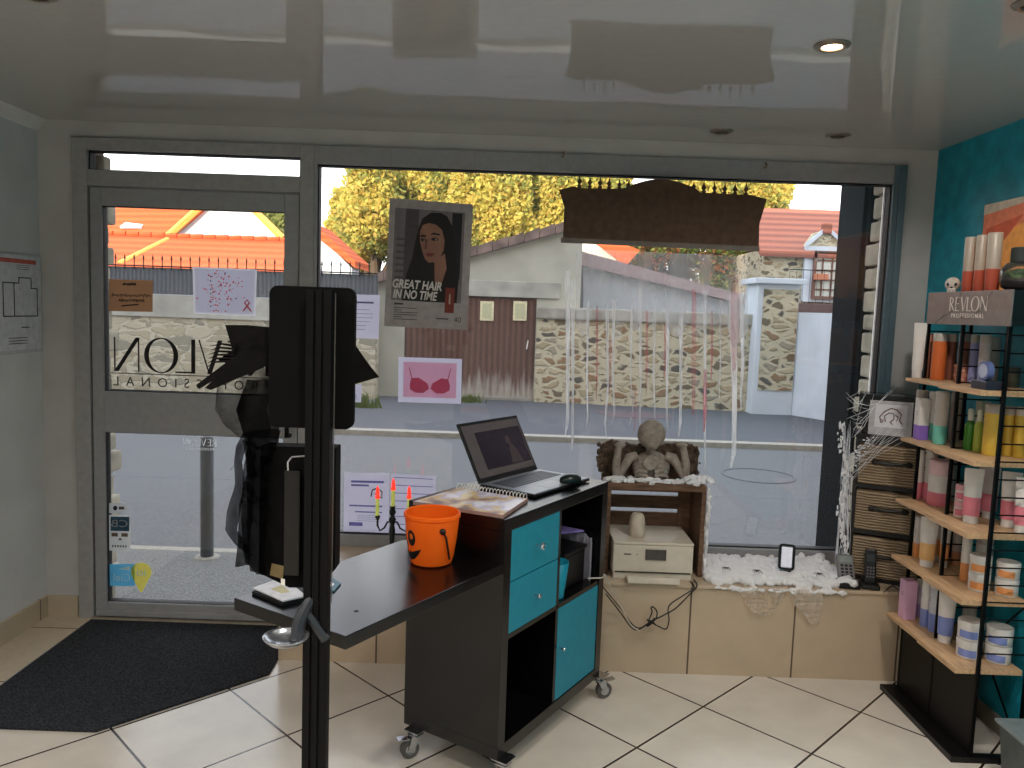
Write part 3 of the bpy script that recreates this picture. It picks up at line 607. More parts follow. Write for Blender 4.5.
# portrait poster
PY = YW-.06
t, P4 = paper_thing('portrait_poster', 'framed grey poster of a dark haired woman hanging in the shop window', 'poster', [(390, 198), (473, 204.5), (467, 330), (384, 326)], mat('poster_grey_paper', (162, 154, 154), .7, spec=.2), PY)
b = MB(mat('photo_backdrop', (110, 104, 108), .6)); patch(b, P4, .07, .07, .91, .79); 
b.use(mat('photo_backdrop_dark', (74, 68, 72), .6)); patch(b, P4, .20, .07, .36, .79, -.0009); b.use(mat('photo_night', (28, 26, 34), .6)); patch(b, P4, .76, .08, .88, .6, -.0009)
b.use(mat('photo_backdrop_window', (88, 80, 80), .6)); 
for k in range(8): patch(b, P4, .10, .30+k*.05, .2, .32+k*.05, -.0009)
b.build('photograph', t)
b = MB(mat('dark_hair_print', (17, 13, 13), .5)); blob2(b, P4, [(.36, .22), (.40, .14), (.50, .09), (.62, .085), (.70, .11), (.76, .18), (.80, .30), (.84, .45), (.87, .60), (.86, .79), (.20, .79), (.24, .58), (.30, .45), (.33, .32)], -.0012)
b.build('hair', t)
skin = mat('printed_skin', (140, 100, 84), .6, var=.1, scale=8); lipm = mat('printed_lips', (112, 54, 52), .6)
b = MB(skin); blob2(b, P4, [(.38, .24), (.41, .19), (.48, .17), (.57, .18), (.645, .22), (.68, .30), (.675, .37), (.64, .43), (.57, .475), (.50, .48), (.455, .455), (.42, .40), (.385, .32)], -.0016)
blob2(b, P4, [(.57, .47), (.69, .40), (.72, .52), (.66, .66), (.60, .70), (.58, .60)], -.0015)
b.use(mat('printed_skin_shade', (104, 70, 60), .6)); blob2(b, P4, [(.455, .30), (.475, .30), (.47, .375), (.44, .375)], -.0019)
b.use(ink); blob2(b, P4, ell(.425, .305, .032, .012, 12), -.0019); blob2(b, P4, ell(.56, .295, .042, .013, 12), -.0019)
blob2(b, P4, [(.385, .285), (.40, .265), (.455, .268), (.455, .28)], -.0019); blob2(b, P4, [(.50, .265), (.54, .243), (.62, .25), (.62, .262), (.54, .258)], -.0019)
b.use(mat('printed_eye_white', (150, 140, 132), .6)); blob2(b, P4, ell(.575, .297, .012, .007, 8), -.0021); blob2(b, P4, ell(.435, .307, .010, .006, 8), -.0021)
b.use(lipm); blob2(b, P4, [(.455, .415), (.49, .402), (.51, .408), (.535, .40), (.575, .412), (.53, .432), (.49, .432)], -.0019)
b.build('face', t)
b = MB(mat('brush_white', (205, 200, 196), .7)); Mx = (P4[1]-P4[0]).normalized(); up = (P4[0]-P4[3]).normalized(); W_ = (P4[1]-P4[0]).length
b.text('GREAT HAIR', .054, facing(bil(P4, .37, .665, -.003), Mx, up), width=.60*W_, shear=.2, off=.0016); b.text('IN NO TIME', .054, facing(bil(P4, .35, .745, -.003), Mx, up), width=.54*W_, shear=.2, off=.0016)
b.build('lettering', t)
b = MB(mat('copper_can', (112, 46, 34), .4)); patch(b, P4, .72, .67, .83, .87, -.0030); b.use(ink); patch(b, P4, .735, .65, .815, .67, -.0030); b.use(mat('can_white', (170, 150, 140), .6)); patch(b, P4, .765, .72, .785, .80, -.0034); b.build('product_picture', t)
b = MB(mat('print_grey', (70, 66, 66), .7)); patch(b, P4, .11, .81, .22, .825); 
for k in range(6): patch(b, P4, .11, .845+k*.018, .20+.22*abs(math.sin(k*2.1+1)), .851+k*.018)
b.text('40', .036, facing(bil(P4, .88, .925, -.001), Mx, up)); patch(b, P4, .62, .915, .77, .925)
b.build('small_print', t)
b = MB(mat('clear_thread', (120, 115, 110), .5)); 
for u in (0, 1): p = bil(P4, u, 0, 0); b.tube([p, (p.x, PY, ZF-.01)], .0006, 4)
b.build('hanging_thread', t)
# papers on the glass
t, P4 = paper_thing('cardboard_notice', 'brown cardboard note with black handwriting stuck on the door glass', 'notice', [(109, 279), (153, 280.5), (152.5, 312), (108.5, 311)], paperglow('kraft_card', (146, 110, 80)), YD)
b = MB(ink); rnd = random.Random(3)
for row, (u0, u1, v, am) in enumerate([(.32, .62, .15, .04), (.05, .95, .50, .05), (.22, .82, .66, .05)]):
    pts = [bil(P4, u0+(u1-u0)*k/34, v-(.02*k/34)+am*math.sin(k*2.3)+rnd.uniform(-.02, .02), -.0012) for k in range(35)]; b.tube(pts, .0022, 4)
b.tube([bil(P4, .3, .83, -.0012), bil(P4, .68, .77, -.0012)], .003, 4)
b.build('handwriting', t)
t, P4 = paper_thing('dotted_drawing', 'white framed sheet of red handprint dots and a ribbon on the door glass', 'drawing', [(192.5, 267), (257, 269.5), (255.5, 316), (194, 314)], paperglow('thin_white_paper', (240, 240, 248)), YD)
b = MB(paperglow('pale_violet_paper', (228, 228, 242))); patch(b, P4, .03, .03, .97, .96); b.build('backing', t)
b = MB(paperglow('red_paint_dots', (230, 110, 130))); rnd = random.Random(5)
for k in range(110):
    u = min(.92, max(.06, rnd.gauss(.42, .14))); v = min(.92, max(.06, rnd.gauss(.42, .22))); r_ = rnd.uniform(.006, .016); blob2(b, P4, ell(u, v, r_, r_*1.4, 7), -.0016)
b.build('red_dots', t)
b = MB(paperglow('blue_dots', (86, 110, 140)))
for k in range(9): blob2(b, P4, ell(.28+rnd.uniform(-.02, .5)*(k % 3 == 0), .1+.09*k, .013, .018, 7), -.0018)
b.build('blue_dots', t)
b = MB(paperglow('red_paint_dots', (230, 110, 130))); b.tube([bil(P4, .80, .9, -.0016), bil(P4, .90, .72, -.0016), bil(P4, .86, .66, -.0016), bil(P4, .82, .72, -.0016), bil(P4, .93, .9, -.0016)], .0035, 5); b.build('ribbon', t)
t, P4 = paper_thing('lilac_notice', 'pale lilac typed sheet on the window behind the black stand panel', 'notice', [(340, 294), (380, 295), (378.5, 339), (339, 337.5)], lilac, YG)
b = MB(mat('violet_ink', (120, 118, 170), .7)); patch(b, P4, .4, .16, .85, .20)
for k in range(6): patch(b, P4, .3, .34+k*.09, .75+.1*math.sin(k), .35+k*.09)
b.build('print', t)
t, P4 = paper_thing('lilac_card', 'small lilac card with a triangle, low on the window beside the black wing', 'card', [(336, 384), (362, 384.5), (361, 402.5), (335, 401.5)], lilac, YG)
b = MB(mat('violet_ink', (120, 118, 170), .7)); b.tube([bil(P4, u, v, -.001) for u, v in ((.45, .8), (.65, .2), (.85, .8), (.45, .8))], .0015, 4); b.build('print', t)
t, P4 = paper_thing('pink_picture', 'pink picture of a bra on lilac paper, taped to the window under the poster', 'picture', [(398.5, 357), (462, 359), (461, 404), (398, 402)], lilac, YG)
b = MB(paperglow('pink_photo', (250, 196, 212))); patch(b, P4, .08, .1, .92, .88); b.build('photograph', t)
b = MB(paperglow('deep_pink_print', (220, 120, 140)))
for s_, c0 in ((1, .34), (-1, .66)):
    blob2(b, P4, [(c0-.16*s_, .60), (c0-.13*s_, .46), (c0-.02*s_, .44), (c0+.12*s_, .56), (c0+.15*s_, .68), (c0+.06*s_, .78), (c0-.06*s_, .78), (c0-.15*s_, .71)][::s_], -.0016)
    b.tube([bil(P4, c0-.12*s_, .48, -.0016), bil(P4, c0-.17*s_, .22, -.0016)], .0022, 5)
b.build('bra_print', t)
t, P4 = paper_thing('lilac_document', 'lilac sheet with bold violet headings low in the window, left of its twin', 'notice', [(344.5, 472), (389.5, 473), (388.5, 536), (343.5, 534)], lilac, YG)
b = MB(paperglow('violet_ink_dark', (130, 126, 184))); 
for u0, v0, u1, v1 in ((.15, .13, .88, .165), (.15, .19, .55, .22), (.12, .52, .85, .545), (.25, .62, .85, .64), (.12, .80, .42, .86)): patch(b, P4, u0, v0, u1, v1)
for k in range(4): patch(b, P4, .3, .68+k*.03, .8, .685+k*.03)
b.build('print', t)
b = MB(ink); b.tube([bil(P4, u, v, -.001) for u, v in ((.60, .38), (.62, .28), (.74, .24), (.84, .30), (.84, .40), (.74, .36), (.68, .33))], .003, 5); b.build('curl_drawing', t)
t, P4 = paper_thing('lilac_form', 'lilac ruled form low in the window, right of the headed sheet', 'notice', [(391, 473.5), (436, 476), (435, 537), (390, 536)], lilac, YG)
b = MB(paperglow('violet_ink_dark', (130, 126, 184))); 
for k in range(7): patch(b, P4, .06, .05+k*.125, .93, .062+k*.125)
b.build('print', t)
# reversed shop lettering on the door (reads correctly from the street)
t = thing('window_lettering', 'black mirrored shop lettering across the upper door glass', 'lettering', (-1.5, YD, 1.13))
xl = pt(110, 370, Y=YD).x
hN = pt(150, 341, Y=YD).z-pt(150, 372, Y=YD).z
Mout = facing((0, 0, 0), (-1, 0, 0)); zc_ = (pt(170, 342, Y=YD).z+pt(170, 371, Y=YD).z)/2+.003
wt = sum(GL[c][1]+.06 for c in 'REVLON')-.06
b = MB(ink); logo(b, facing((xl+wt*hN*1.1/2+.012, YD+.003, zc_), (-1, 0, 0)), hN*1.1, ext=.0005); b.build('large_letters', t)
zs = (pt(170, 379, Y=YD).z+pt(170, 388, Y=YD).z)/2
b = MB(ink); b.text('PROFESSIONAL', .062, facing((xl+.385, YD+.003, zs), (-1, 0, 0)), extrude=.0003, space=2.0, width=.74); b.build('small_letters', t)
b = MB(ink)
for z_ in (pt(170, 375, Y=YD).z, pt(170, 391, Y=YD).z-.002): b.box((xl, YD+.002, z_-.002), (xl+.80, YD+.003, z_+.002))
b.box((xl, YD+.002, zs-.035), (xl+.004, YD+.003, zs+.032)); b.build('ruled_lines', t)
whitef = glass_mat('frosted_white', haze=.75); 
t = thing('window_lettering', 'small pale mirrored lettering at the top of the lower door glass', 'lettering', (-1.7, YD, .84))
b = MB(paperglow('pale_vinyl', (250, 252, 255))); q = pt(216, 443, Y=YD); hh = .034; logo(b, facing((q.x-wt*hh/2, YD+.003, q.z), (-1, 0, 0)), hh, ext=.0004); b.text('PROFESSIONAL', .017, facing((q.x-wt*hh/2, YD+.003, q.z-.033), (-1, 0, 0)), extrude=.0003, space=1.2); b.build('letters', t)
# stickers
t, P4 = paper_thing('payment_sticker', 'tiny pale contactless payment sticker with a black dot, uppermost on the lower door glass', 'sticker', [(109, 503), (127, 503), (127, 513), (109, 513)], paperglow('sticker_grey', (190, 192, 192)), YD)
b = MB(ink); blob2(b, P4, ell(.35, .5, .12, .24, 12), -.001); b.use(mat('print_grey', (70, 66, 66))); patch(b, P4, .55, .35, .85, .65, -.001); b.build('print', t)
t, P4 = paper_thing('card_sticker', 'bank card sticker with a dark blue square logo on the lower door glass', 'sticker', [(109, 515), (130.5, 515.5), (130.5, 551), (109, 550.5)], paperglow('sticker_white', (206, 208, 206)), YD)
b = MB(mat('bank_blue', (34, 70, 92), .6)); patch(b, P4, .08, .04, .95, .44, -.001); b.use(mat('sticker_white', (190, 192, 190)));
b.text('CB', .05, facing(bil(P4, .5, .24, -.0015), (-1, 0, 0)), sx=1.3)
b.use(mat('print_brown', (96, 82, 66), .7)); 
for u in (.12, .58): patch(b, P4, u, .50, u+.3, .60, -.001)
for k in range(6): patch(b, P4, .15+.12*k, .84, .22+.12*k, .90, -.001)
b.prism([bil(P4, .42, .70, -.001), bil(P4, .62, .70, -.001), bil(P4, .52, .62, -.001)], (0, .0004, 0)); b.build('print', t)
t, P4 = paper_thing('blue_sticker', 'blue sticker with a yellow map pin on the lower door glass', 'sticker', [(109, 564), (135, 564), (135, 586), (109, 586)], paperglow('sky_blue_vinyl', (96, 176, 214)), YD)
b = MB(mat('sticker_light_blue', (176, 208, 220), .6)); b.text('Ciel', .052, facing(bil(P4, .5, .62, -.0012), (-1, 0, 0))); b.prism([bil(P4, .35, .22, -.0012), bil(P4, .8, .08, -.0012), bil(P4, .8, .3, -.0012)], (0, .0004, 0)); b.build('print', t)
b = MB(paperglow('pin_yellow', (226, 214, 104))); blob2(b, P4, ell(1.24, .36, .40, .43, 24, -210, 30)+[(1.28, 1.27), (1.2, 1.27)], -.002); b.use(mat('sticker_light_blue', (176, 208, 220))); b.text('ici', .052, facing(bil(P4, 1.24, .38, -.003), (-1, 0, 0))); b.build('map_pin', t)
# evacuation plan on the left wall
t = thing('evacuation_plan', 'framed evacuation floor plan with a red header on the left wall', 'plan', (XL+.01, 3.45, 1.28))
def LP(u, v, d=.012): # u along +Y, v up
    return Vector((XL+d, 3.20+u*.437, 1.29+v*.415))
b = MB(mat('clear_sleeve', (186, 188, 188), .3)); b.box((XL+.001, 3.19, 1.275), (XL+.010, 3.645, 1.712), .002); b.build('frame', t)
b = MB(mat('plan_paper', (205, 206, 210), .6)); b.prism([LP(0, 0, .0105), LP(1, 0, .0105), LP(1, 1, .0105), LP(0, 1, .0105)], (.0005, 0, 0)); b.build('sheet', t)
b = MB(mat('plan_red', (186, 92, 78), .6)); b.prism([LP(.02, .92), LP(.92, .92), LP(.92, .965), LP(.02, .965)], (.0005, 0, 0)); b.build('header_bar', t)
b = MB(ink)
def ln(a, c, r_=.0022): b.tube([LP(*a), LP(*c)], r_, 4)
for a, c in (((.55, .36), (.93, .36)), ((.93, .36), (.93, .66)), ((.93, .66), (.83, .66)), ((.83, .66), (.83, .77)), ((.83, .77), (.63, .77)), ((.63, .77), (.63, .71)), ((.63, .71), (.38, .71)), ((.38, .71), (.38, .36)), ((.38, .36), (.55, .36)), ((.55, .71), (.55, .36)), ((.66, .24), (.78, .24))): ln(a, c)
for k in range(3): ln((.60, .90-.02*k), (.80, .90-.02*k), .001)
for k in range(3): ln((.45, .13-.03*k), (.75, .13-.03*k), .0015)
b.build('plan_lines', t)
# ---------------------------------------------------------------- HANGING HALLOWEEN BOARD AND SHREDS
BY = YW-.09
t = thing('hanging_board', 'wide dark gothic board with iron points hanging at the top of the window', 'decoration', (.65, BY, 1.85))
def bp_(x, y): return pt(560+x/3.2, 160+y/3.2, Y=BY)
dkb = mat('dark_brown_card', (84, 67, 56), .9, var=.08, spec=.2)
out = [(-2, 95), (45, 84), (62, 90), (190, 92)]+[(190+260*k/14, 97-36*math.sin(math.pi*min(1, max(0, (k)/14)))) for k in range(1, 14)]+[(450, 104), (612, 112), (662, 125), (650, 165), (638, 205), (636, 280), (10, 248), (14, 150)]
b = MB(dkb); b.prism([bp_(*q) for q in out], (0, .012, 0)); b.build('board', t)
b = MB(mat('dark_grey_ledge', (104, 96, 90), .6)); b.prism([bp_(3, 248), bp_(638, 276), bp_(638, 292), bp_(3, 264)], (0, .012, 0)); led = b.build('ledge', t)
for x, y0, y1 in [(62, 88, 42), (95, 89, 48), (128, 90, 50), (157, 91, 54), (190, 92, 60), (219, 84, 66), (428, 97, 66), (460, 106, 64), (494, 107, 68), (527, 108, 70), (560, 110, 72), (595, 112, 70)]:
    b = MB(dkb); A = bp_(x, y0+4); B = bp_(x, y1); cx = A.x; h = B.z-A.z
    b.prism([(cx-.006, BY+.003, A.z), (cx+.006, BY+.003, A.z), (cx+.010, BY+.003, A.z+h*.22), (cx+.004, BY+.003, A.z+h*.30), (cx+.011, BY+.003, A.z+h*.48), (cx+.004, BY+.003, A.z+h*.66), (cx, BY+.003, B.z), (cx-.004, BY+.003, A.z+h*.66), (cx-.011, BY+.003, A.z+h*.48), (cx-.004, BY+.003, A.z+h*.30), (cx-.010, BY+.003, A.z+h*.22)], (0, .005, 0)); b.build('iron_point', t)
b = MB(mat('clear_thread', (120, 115, 110), .5)); 
for x, y, hx, hy in ((60, 60, 563, 155), (595, 90, 765, 165)): b.tube([bp_(x, y), pt(hx, hy, Y=YW-.03)], .0007, 4)
b.build('hanging_thread', t)
for px, py, lab in ((563, 155, 'small metal hook on the window head, above the left end of the black board'), (765, 166, 'small metal hook on the window head, above the right end of the black board')):
    p = pt(px, py, Y=YW-.024); b = MB(mat('old_hook', (130, 100, 80), .5, metal=.5)); b.tube([p+Vector((0, .0, .01)), p+Vector((0, -.012, .012)), p+Vector((.006, -.014, 0)), p+Vector((0, -.012, -.012)), p+Vector((-.007, -.008, -.006))], .003, 6); tag(b.build('ceiling_hook', smooth=True), lab, 'hook')
# torn translucent curtain
cl = glass_mat('misty_plastic', amount=.3, haze=.32, noise_haze=5, hazecol=(225, 225, 228)); cl2 = glass_mat('white_shreds', amount=.2, haze=.8, hazecol=(250, 250, 252), noise_haze=9); cl3 = glass_mat('red_stains', amount=.2, haze=.38, hazecol=(224, 110, 122), noise_haze=7)
t = thing('shredded_curtain', 'torn translucent curtain with red stains hanging below the black board', 'decoration', (.65, BY+.02, .9))
b = MB(cl); rows = []
CY = BY+.022
for j in range(14):
    r_ = []
    for i in range(40):
        x = 576+i*(748-576)/39; ye = 322+34*noise.noise(Vector((i*.35, 3, 0)))+10*math.sin(i*.9); y = 248+(x-561)*.045+(ye-248)*j/13
        r_.append(pt(x, y, Y=CY+.012*math.sin(i*.8)))
    rows.append(r_)
b.grid(rows); b.build('plastic_sheet', t)
rnd = random.Random(11)
strs = [(568, 300, 435, 3.5), (573, 310, 455, 2.5), (588, 330, 430, 1.5), (607, 335, 437, 2), (614, 330, 425, 2), (632, 330, 425, 1.6), (640, 320, 432, 2.2), (655, 330, 420, 1.8), (668, 330, 430, 2.5), (681, 325, 438, 3), (705, 320, 480, 2.2), (720, 330, 400, 1.6), (733, 325, 468, 5), (742, 322, 410, 3)]
for x, y0, y1, w in strs:
    b = MB(cl2); ribbon(b, [(x, y0-30, w*1.7), (x+rnd.uniform(-1.5, 1.5), (y0+y1)/2, w), (x+rnd.uniform(-2, 1), y1-15, w*.9), (x-rnd.uniform(0, 3), y1, w*.4)], CY+.006, .003, int(x), 5); b.build('white_strand', t)
for x, y0, y1, w in [(597, 330, 400, 2), (647, 335, 395, 2.4), (694, 315, 415, 4.5), (705, 395, 432, 3.2), (712, 335, 380, 2), (735, 300, 370, 8), (665, 350, 380, 2), (610, 360, 395, 2), (635, 415, 432, 2.4)]:
    b = MB(cl3); ribbon(b, [(x, y0-25, w), (x, (y0+y1)/2, w*1.1), (x-1, y1, w*.4)], CY-.006, .003, int(x)+7, 5); b.build('red_streak', t)
# ---------------------------------------------------------------- STYLING STAND (foreground pole)
SY = 1.60
t = thing('styling_stand', 'tall black salon stand with a rounded panel and a grooved pole in the foreground', 'salon stand', (-.40, SY, 0))
p0 = pt(304, 640, Y=SY); p1 = pt(327, 640, Y=SY); zt = pt(315, 290, Y=SY).z
b = MB(blackmet); xa, xb = p0.x-.003, p1.x+.0; w_ = xb-xa
for a_, c_ in ((0, .30), (.38, .62), (.70, 1)): b.box((xa+w_*a_, SY, .03), (xa+w_*c_, SY+.03, zt), .001)
b.box((xa+.002, SY+.006, .03), (xb-.002, SY+.034, zt)); b.build('pole', t)
b = MB(blackmet); b.lathe([(.26, 0), (.26, .015), (.20, .03), (.05, .035)], (xa+w_/2, SY+.02, 0), 40); b.build('base_plate', t, True)
def rrect(x0, x1, z0, z1, r, y):
    o = []
    for cx, cz, a in ((x1-r, z1-r, 0), (x0+r, z1-r, 90), (x0+r, z0+r, 180), (x1-r, z0+r, 270)):
        o += [(cx+r*math.cos(R(a+k*15)), y, cz+r*math.sin(R(a+k*15))) for k in range(7)]
    return o
q0 = pt(269, 290, Y=SY+.04); q1 = pt(353, 430, Y=SY+.04)
b = MB(mat('matte_black_panel', (8, 8, 8), .7, spec=.1)); b.prism(rrect(q0.x, q1.x, q1.z, pt(310, 286.5, Y=SY+.04).z, .018, SY+.04), (0, .02, 0), .002); b.build('panel', t)
b = MB(mat('grey_edge_line', (120, 118, 112), .35, metal=.5)); b.box((xb-.001, SY+.036, .9), (xb+.0008, SY+.0385, zt-.004)); b.build('edge_line', t)  # thin pale grey line down the right edge of the pole
q = [pt(x, y, Y=SY+.05) for x, y in [(260, 446), (336, 448), (335, 570), (326, 578), (304, 588), (289, 588), (258, 573)]]
b = MB(mat('black_tool_holder', (6, 6, 7), .7, spec=.1)); b.prism(q, (0, .05, 0), .003); hold = b.build('tool_holder', t)
b = MB(blackm); qa = pt(285, 470, Y=SY+.045); qb = pt(300, 575, Y=SY+.045); b.box((qa.x, SY+.038, qb.z), (qb.x, SY+.05, qa.z), .003); b.build('holder_cover', hold)
b = MB(chrome); b.tube([pt(288, 470, Y=SY+.03), pt(288, 462, Y=SY+.025), pt(292, 457, Y=SY+.02), pt(305, 456, Y=SY+.02)], .0022, 6); b.build('wire_hook', hold, True)
b = MB(mat('tan_label', (112, 96, 62), .7)); patch(b, [pt(272, 563, Y=SY+.05), pt(284, 566, Y=SY+.05), pt(283, 579, Y=SY+.05), pt(270, 575, Y=SY+.05)], 0, 0, 1, 1, -.001); b.build('tan_label', hold)
b = MB(white); patch(b, [pt(282, 577, Y=SY+.045), pt(286, 578, Y=SY+.045), pt(286, 584, Y=SY+.045), pt(282, 583, Y=SY+.045)], 0, 0, 1, 1, -.008); b.build('white_tag', hold)
# silver scoop tray on the pole
b = MB(mat('grey_bracket', (44, 46, 50), .4)); b.tube([pt(311, 598, Y=SY+.01), pt(300, 620, Y=SY-.01), pt(296, 640, Y=SY-.02)], [.012, .014, .016], 8); b.tube([pt(302, 605, Y=SY+.0), pt(326, 640, Y=SY+.0)], [.01, .01], 6); br_ = b.build('bracket', t, True)
c = pt(284, 638, Y=SY-.04); b = MB(mat('brushed_silver', (170, 174, 180), .25, metal=.9)); rows = []
for r_, z_ in ((.048, .0), (.046, -.004), (.034, -.014), (.012, -.018)): rows.append([(c.x+.004+r_*math.cos(k*math.pi/14)*.95, c.y+r_*math.sin(k*math.pi/14)*.9, c.z+.006+z_) for k in range(28)])
vr = b.grid(rows, True); b.face(vr[-1]); o = b.build('scoop_tray', t, True); md = o.modifiers.new('s', 'SOLIDIFY'); md.thickness = .002
# black wings + gauze
wb = mat('black_felt', (16, 15, 14), .95, var=.15, scale=60, spec=.1)
t = thing('black_bat', 'black fabric Halloween bat with ragged wings poking out behind the stand panel', 'decoration', (-.47, SY+.07, 1.35))
WY = SY+.066
b = MB(wb); b.prism([pt(x, y, Y=WY) for x, y in [(300, 332), (268, 327), (246, 325), (225, 325), (229, 338), (232, 350), (218, 360), (228, 364), (240, 370), (262, 362), (300, 345)]], (0, .003, 0)); b.build('left_wing', t)
b = MB(wb); b.prism([pt(x, y, Y=WY-.006) for x, y in [(240, 352), (196, 385), (199, 389), (212, 381), (205, 388), (211, 390), (262, 368), (300, 350), (300, 340)]], (0, .003, 0)); b.build('tail', t)
b = MB(wb)
for k in range(6): b.tube([pt(236-k*.5, 346+k*3, Y=WY-.004), pt(222-k*1.5, 344+k*3.6, Y=WY-.004), pt(210-k*.5, 346+k*4.2, Y=WY-.004)], [.003, .002, .0006], 5)
b.build('feather_fringe', t)
b = MB(wb); b.prism([pt(x, y, Y=WY) for x, y in [(330, 345), (352, 340), (360, 352), (370, 366), (379, 377), (366, 381), (352, 385), (330, 380)]], (0, .003, 0)); b.build('right_wing', t)
gz = glass_mat('black_gauze', amount=0, haze=.92, hazecol=(14, 13, 13), noise_haze=22, nmin=.8); gz2 = glass_mat('thin_black_gauze', amount=0, haze=.68, hazecol=(16, 15, 15), noise_haze=14)
t = thing('black_gauze_drape', 'torn black gauze draped down the left side of the black stand', 'decoration', (-.5, SY+.03, .8))
b = MB(gz2); ribbon(b, [(258, 358, 40), (245, 385, 56), (241, 410, 52), (247, 425, 46), (256, 438, 34)], SY+.085, .008, 3, 6); b.build('gauze_veil', t)
b = MB(gz)
ribbon(b, [(262, 380, 30), (258, 410, 44), (262, 440, 34), (262, 480, 30), (264, 530, 34), (268, 572, 36)], SY+.112, .006, 4, 6)
ribbon(b, [(266, 430, 30), (256, 470, 26), (254, 520, 26), (254, 560, 20), (262, 575, 10)], SY+.032, .008, 6, 6); b.build('gauze_fall', t)
b = MB(gz); ribbon(b, [(252, 432, 18), (241, 446, 10), (238, 462, 8), (240, 485, 10), (234, 510, 14), (231, 530, 12), (242, 545, 12), (250, 555, 6)], SY+.036, .006, 8, 5); b.build('gauze_loop', t)
b = MB(gz); ribbon(b, [(246, 440, 8), (252, 470, 8), (246, 505, 14), (244, 540, 12), (242, 566, 14)], SY+.028, .006, 9, 5); b.build('gauze_tail', t)
b = MB(wb); rnd = random.Random(21)
for k in range(12):
    x, y = rnd.uniform(236, 262), rnd.uniform(440, 560); pts = [(x, y)]
    for _ in range(5): x += rnd.uniform(-5, 4); y += rnd.uniform(-2, 5); pts.append((x, y))
    b.tube([pt(a_, c_, Y=SY+.03) for a_, c_ in pts], .0004, 4)
b.build('loose_threads', t)
# ---------------------------------------------------------------- CUBE SHELF DESK ON CASTERS
ang = R(57.5); KO = Vector((-.006, 2.392, 0)); KM = Matrix.Translation(KO) @ Matrix.Rotation(ang, 4, 'Z')
KL, KW, KZ0, KZ1 = .735, .39, .10, .89
def K(x, y, z): return KM @ Vector((x, y, z))
t = thing('cube_shelf_desk', 'black cube shelf on wheels with turquoise fronts and an attached desk top', 'desk', K(KL/2, KW/2, 0))
T = .042; ti = .016
b = MB(blackwood, KM)
b.box((0, 0, KZ1-T), (KL, KW, KZ1), .002); b.box((0, 0, KZ0), (KL, KW, KZ0+T), .002); b.box((0, 0, KZ0+T), (T, KW, KZ1-T), .001); b.box((KL-T, 0, KZ0+T), (KL, KW, KZ1-T), .001)
xm = KL/2; zm = (KZ0+KZ1)/2
b.box((xm-ti/2, .004, KZ0+T), (xm+ti/2, KW-.004, KZ1-T)); b.box((T, .004, zm-ti/2), (KL-T, KW-.004, zm+ti/2)); b.box((T, KW-.012, KZ0+T), (KL-T, KW-.004, KZ1-T))
b.build('body', t)
b = MB(blackwood, KM); b.box((-.69, 0, .716), (-.001, .41, .75), .002); dt = b.build('desk_top', t)
b = MB(seal, KM); b.lathe([(.006, .7502), (.006, .7508)], (-.56, .09, 0), 12); b.build('screw_plug', dt)
b = MB(blackm, KM); b.box((-.10, .1, .68), (-.002, .3, .7155), .003); b.build('desk_bracket', t)
zt_ = KZ1-T; 
dh = (zt_-(zm+ti/2))/2
for k in range(2):
    z0 = zm+ti/2+k*dh; b = MB(tealfront, KM); b.box((T+.002, .003, z0+.002), (xm-ti/2-.002, .018, z0+dh-.002), .0015); b.use(blackwood); b.box((T+.006, .018, z0+.01), (xm-ti/2-.006, KW-.03, z0+dh-.03)); d = b.build('drawer', t)
    b = MB(chrome, KM); cx = (T+xm)/2
    if k == 1:
        b.cyl((cx, .003, z0+dh/2), (cx, -.018, z0+dh/2), .004); 
        for a_ in range(4): b.tube([(cx, -.02, z0+dh/2), (cx+.014*math.cos(a_*1.57+.4), -.024, z0+dh/2+.014*math.sin(a_*1.57+.4))], [.006, .003], 8)
    else: b.cyl((cx, .003, z0+dh/2), (cx, -.012, z0+dh/2), .004); b.ico((cx, -.016, z0+dh/2), (.010, .007, .010), 2)
    b.build('knob', d, True)
b = MB(tealfront, KM); b.box((xm+ti/2+.002, .003, KZ0+T+.002), (KL-T-.002, .018, zm-ti/2-.002), .0015); d = b.build('door', t)
b = MB(chrome, KM); b.cyl((xm+.03, .003, .335), (xm+.03, -.012, .335), .004); b.ico((xm+.03, -.015, .335), (.008, .006, .008), 2); b.build('knob', d, True)
rub = mat('caster_rubber', (86, 84, 82), .6)
for cx, cy, a_ in ((-.0, .335, 150), (.03, -.005, 15), (KL+.012, .005, -35), (KL-.04, KW-.04, 60)):
    b = MB(chrome, KM); b.box((cx-.03, cy-.03, KZ0-.004), (cx+.03, cy+.03, KZ0)); b.cyl((cx, cy, KZ0-.004), (cx, cy, KZ0-.022), .016)
    d = Vector((math.cos(R(a_)), math.sin(R(a_)), 0)); n_ = Vector((-d.y, d.x, 0)); w_c = Vector((cx, cy, .033))+d*.022
    for s_ in (-1, 1): b.prism([Vector((cx, cy, KZ0-.018))+n_*s_*.016-d*.016, Vector((cx, cy, KZ0-.018))+n_*s_*.016+d*.02, w_c+n_*s_*.016+d*.01, w_c+n_*s_*.016-d*.01], n_*.003*s_)
    b.box((cx-.02, cy-.02, KZ0-.024), (cx+.02, cy+.02, KZ0-.018))
    b.prism([w_c+Vector((0, 0, .036))+n_*.014+d*.005, w_c+Vector((0, 0, .040))+n_*.014+d*.045, w_c+Vector((0, 0, .040))-n_*.014+d*.045, w_c+Vector((0, 0, .036))-n_*.014+d*.005], (0, 0, .004))
    c_ = b.build('caster', t)
    b = MB(rub, KM); b.cyl(w_c-n_*.011, w_c+n_*.011, .032, n=24); b.use(chrome); b.cyl(w_c-n_*.013, w_c+n_*.013, .018, n=16); b.build('wheel', c_, True)
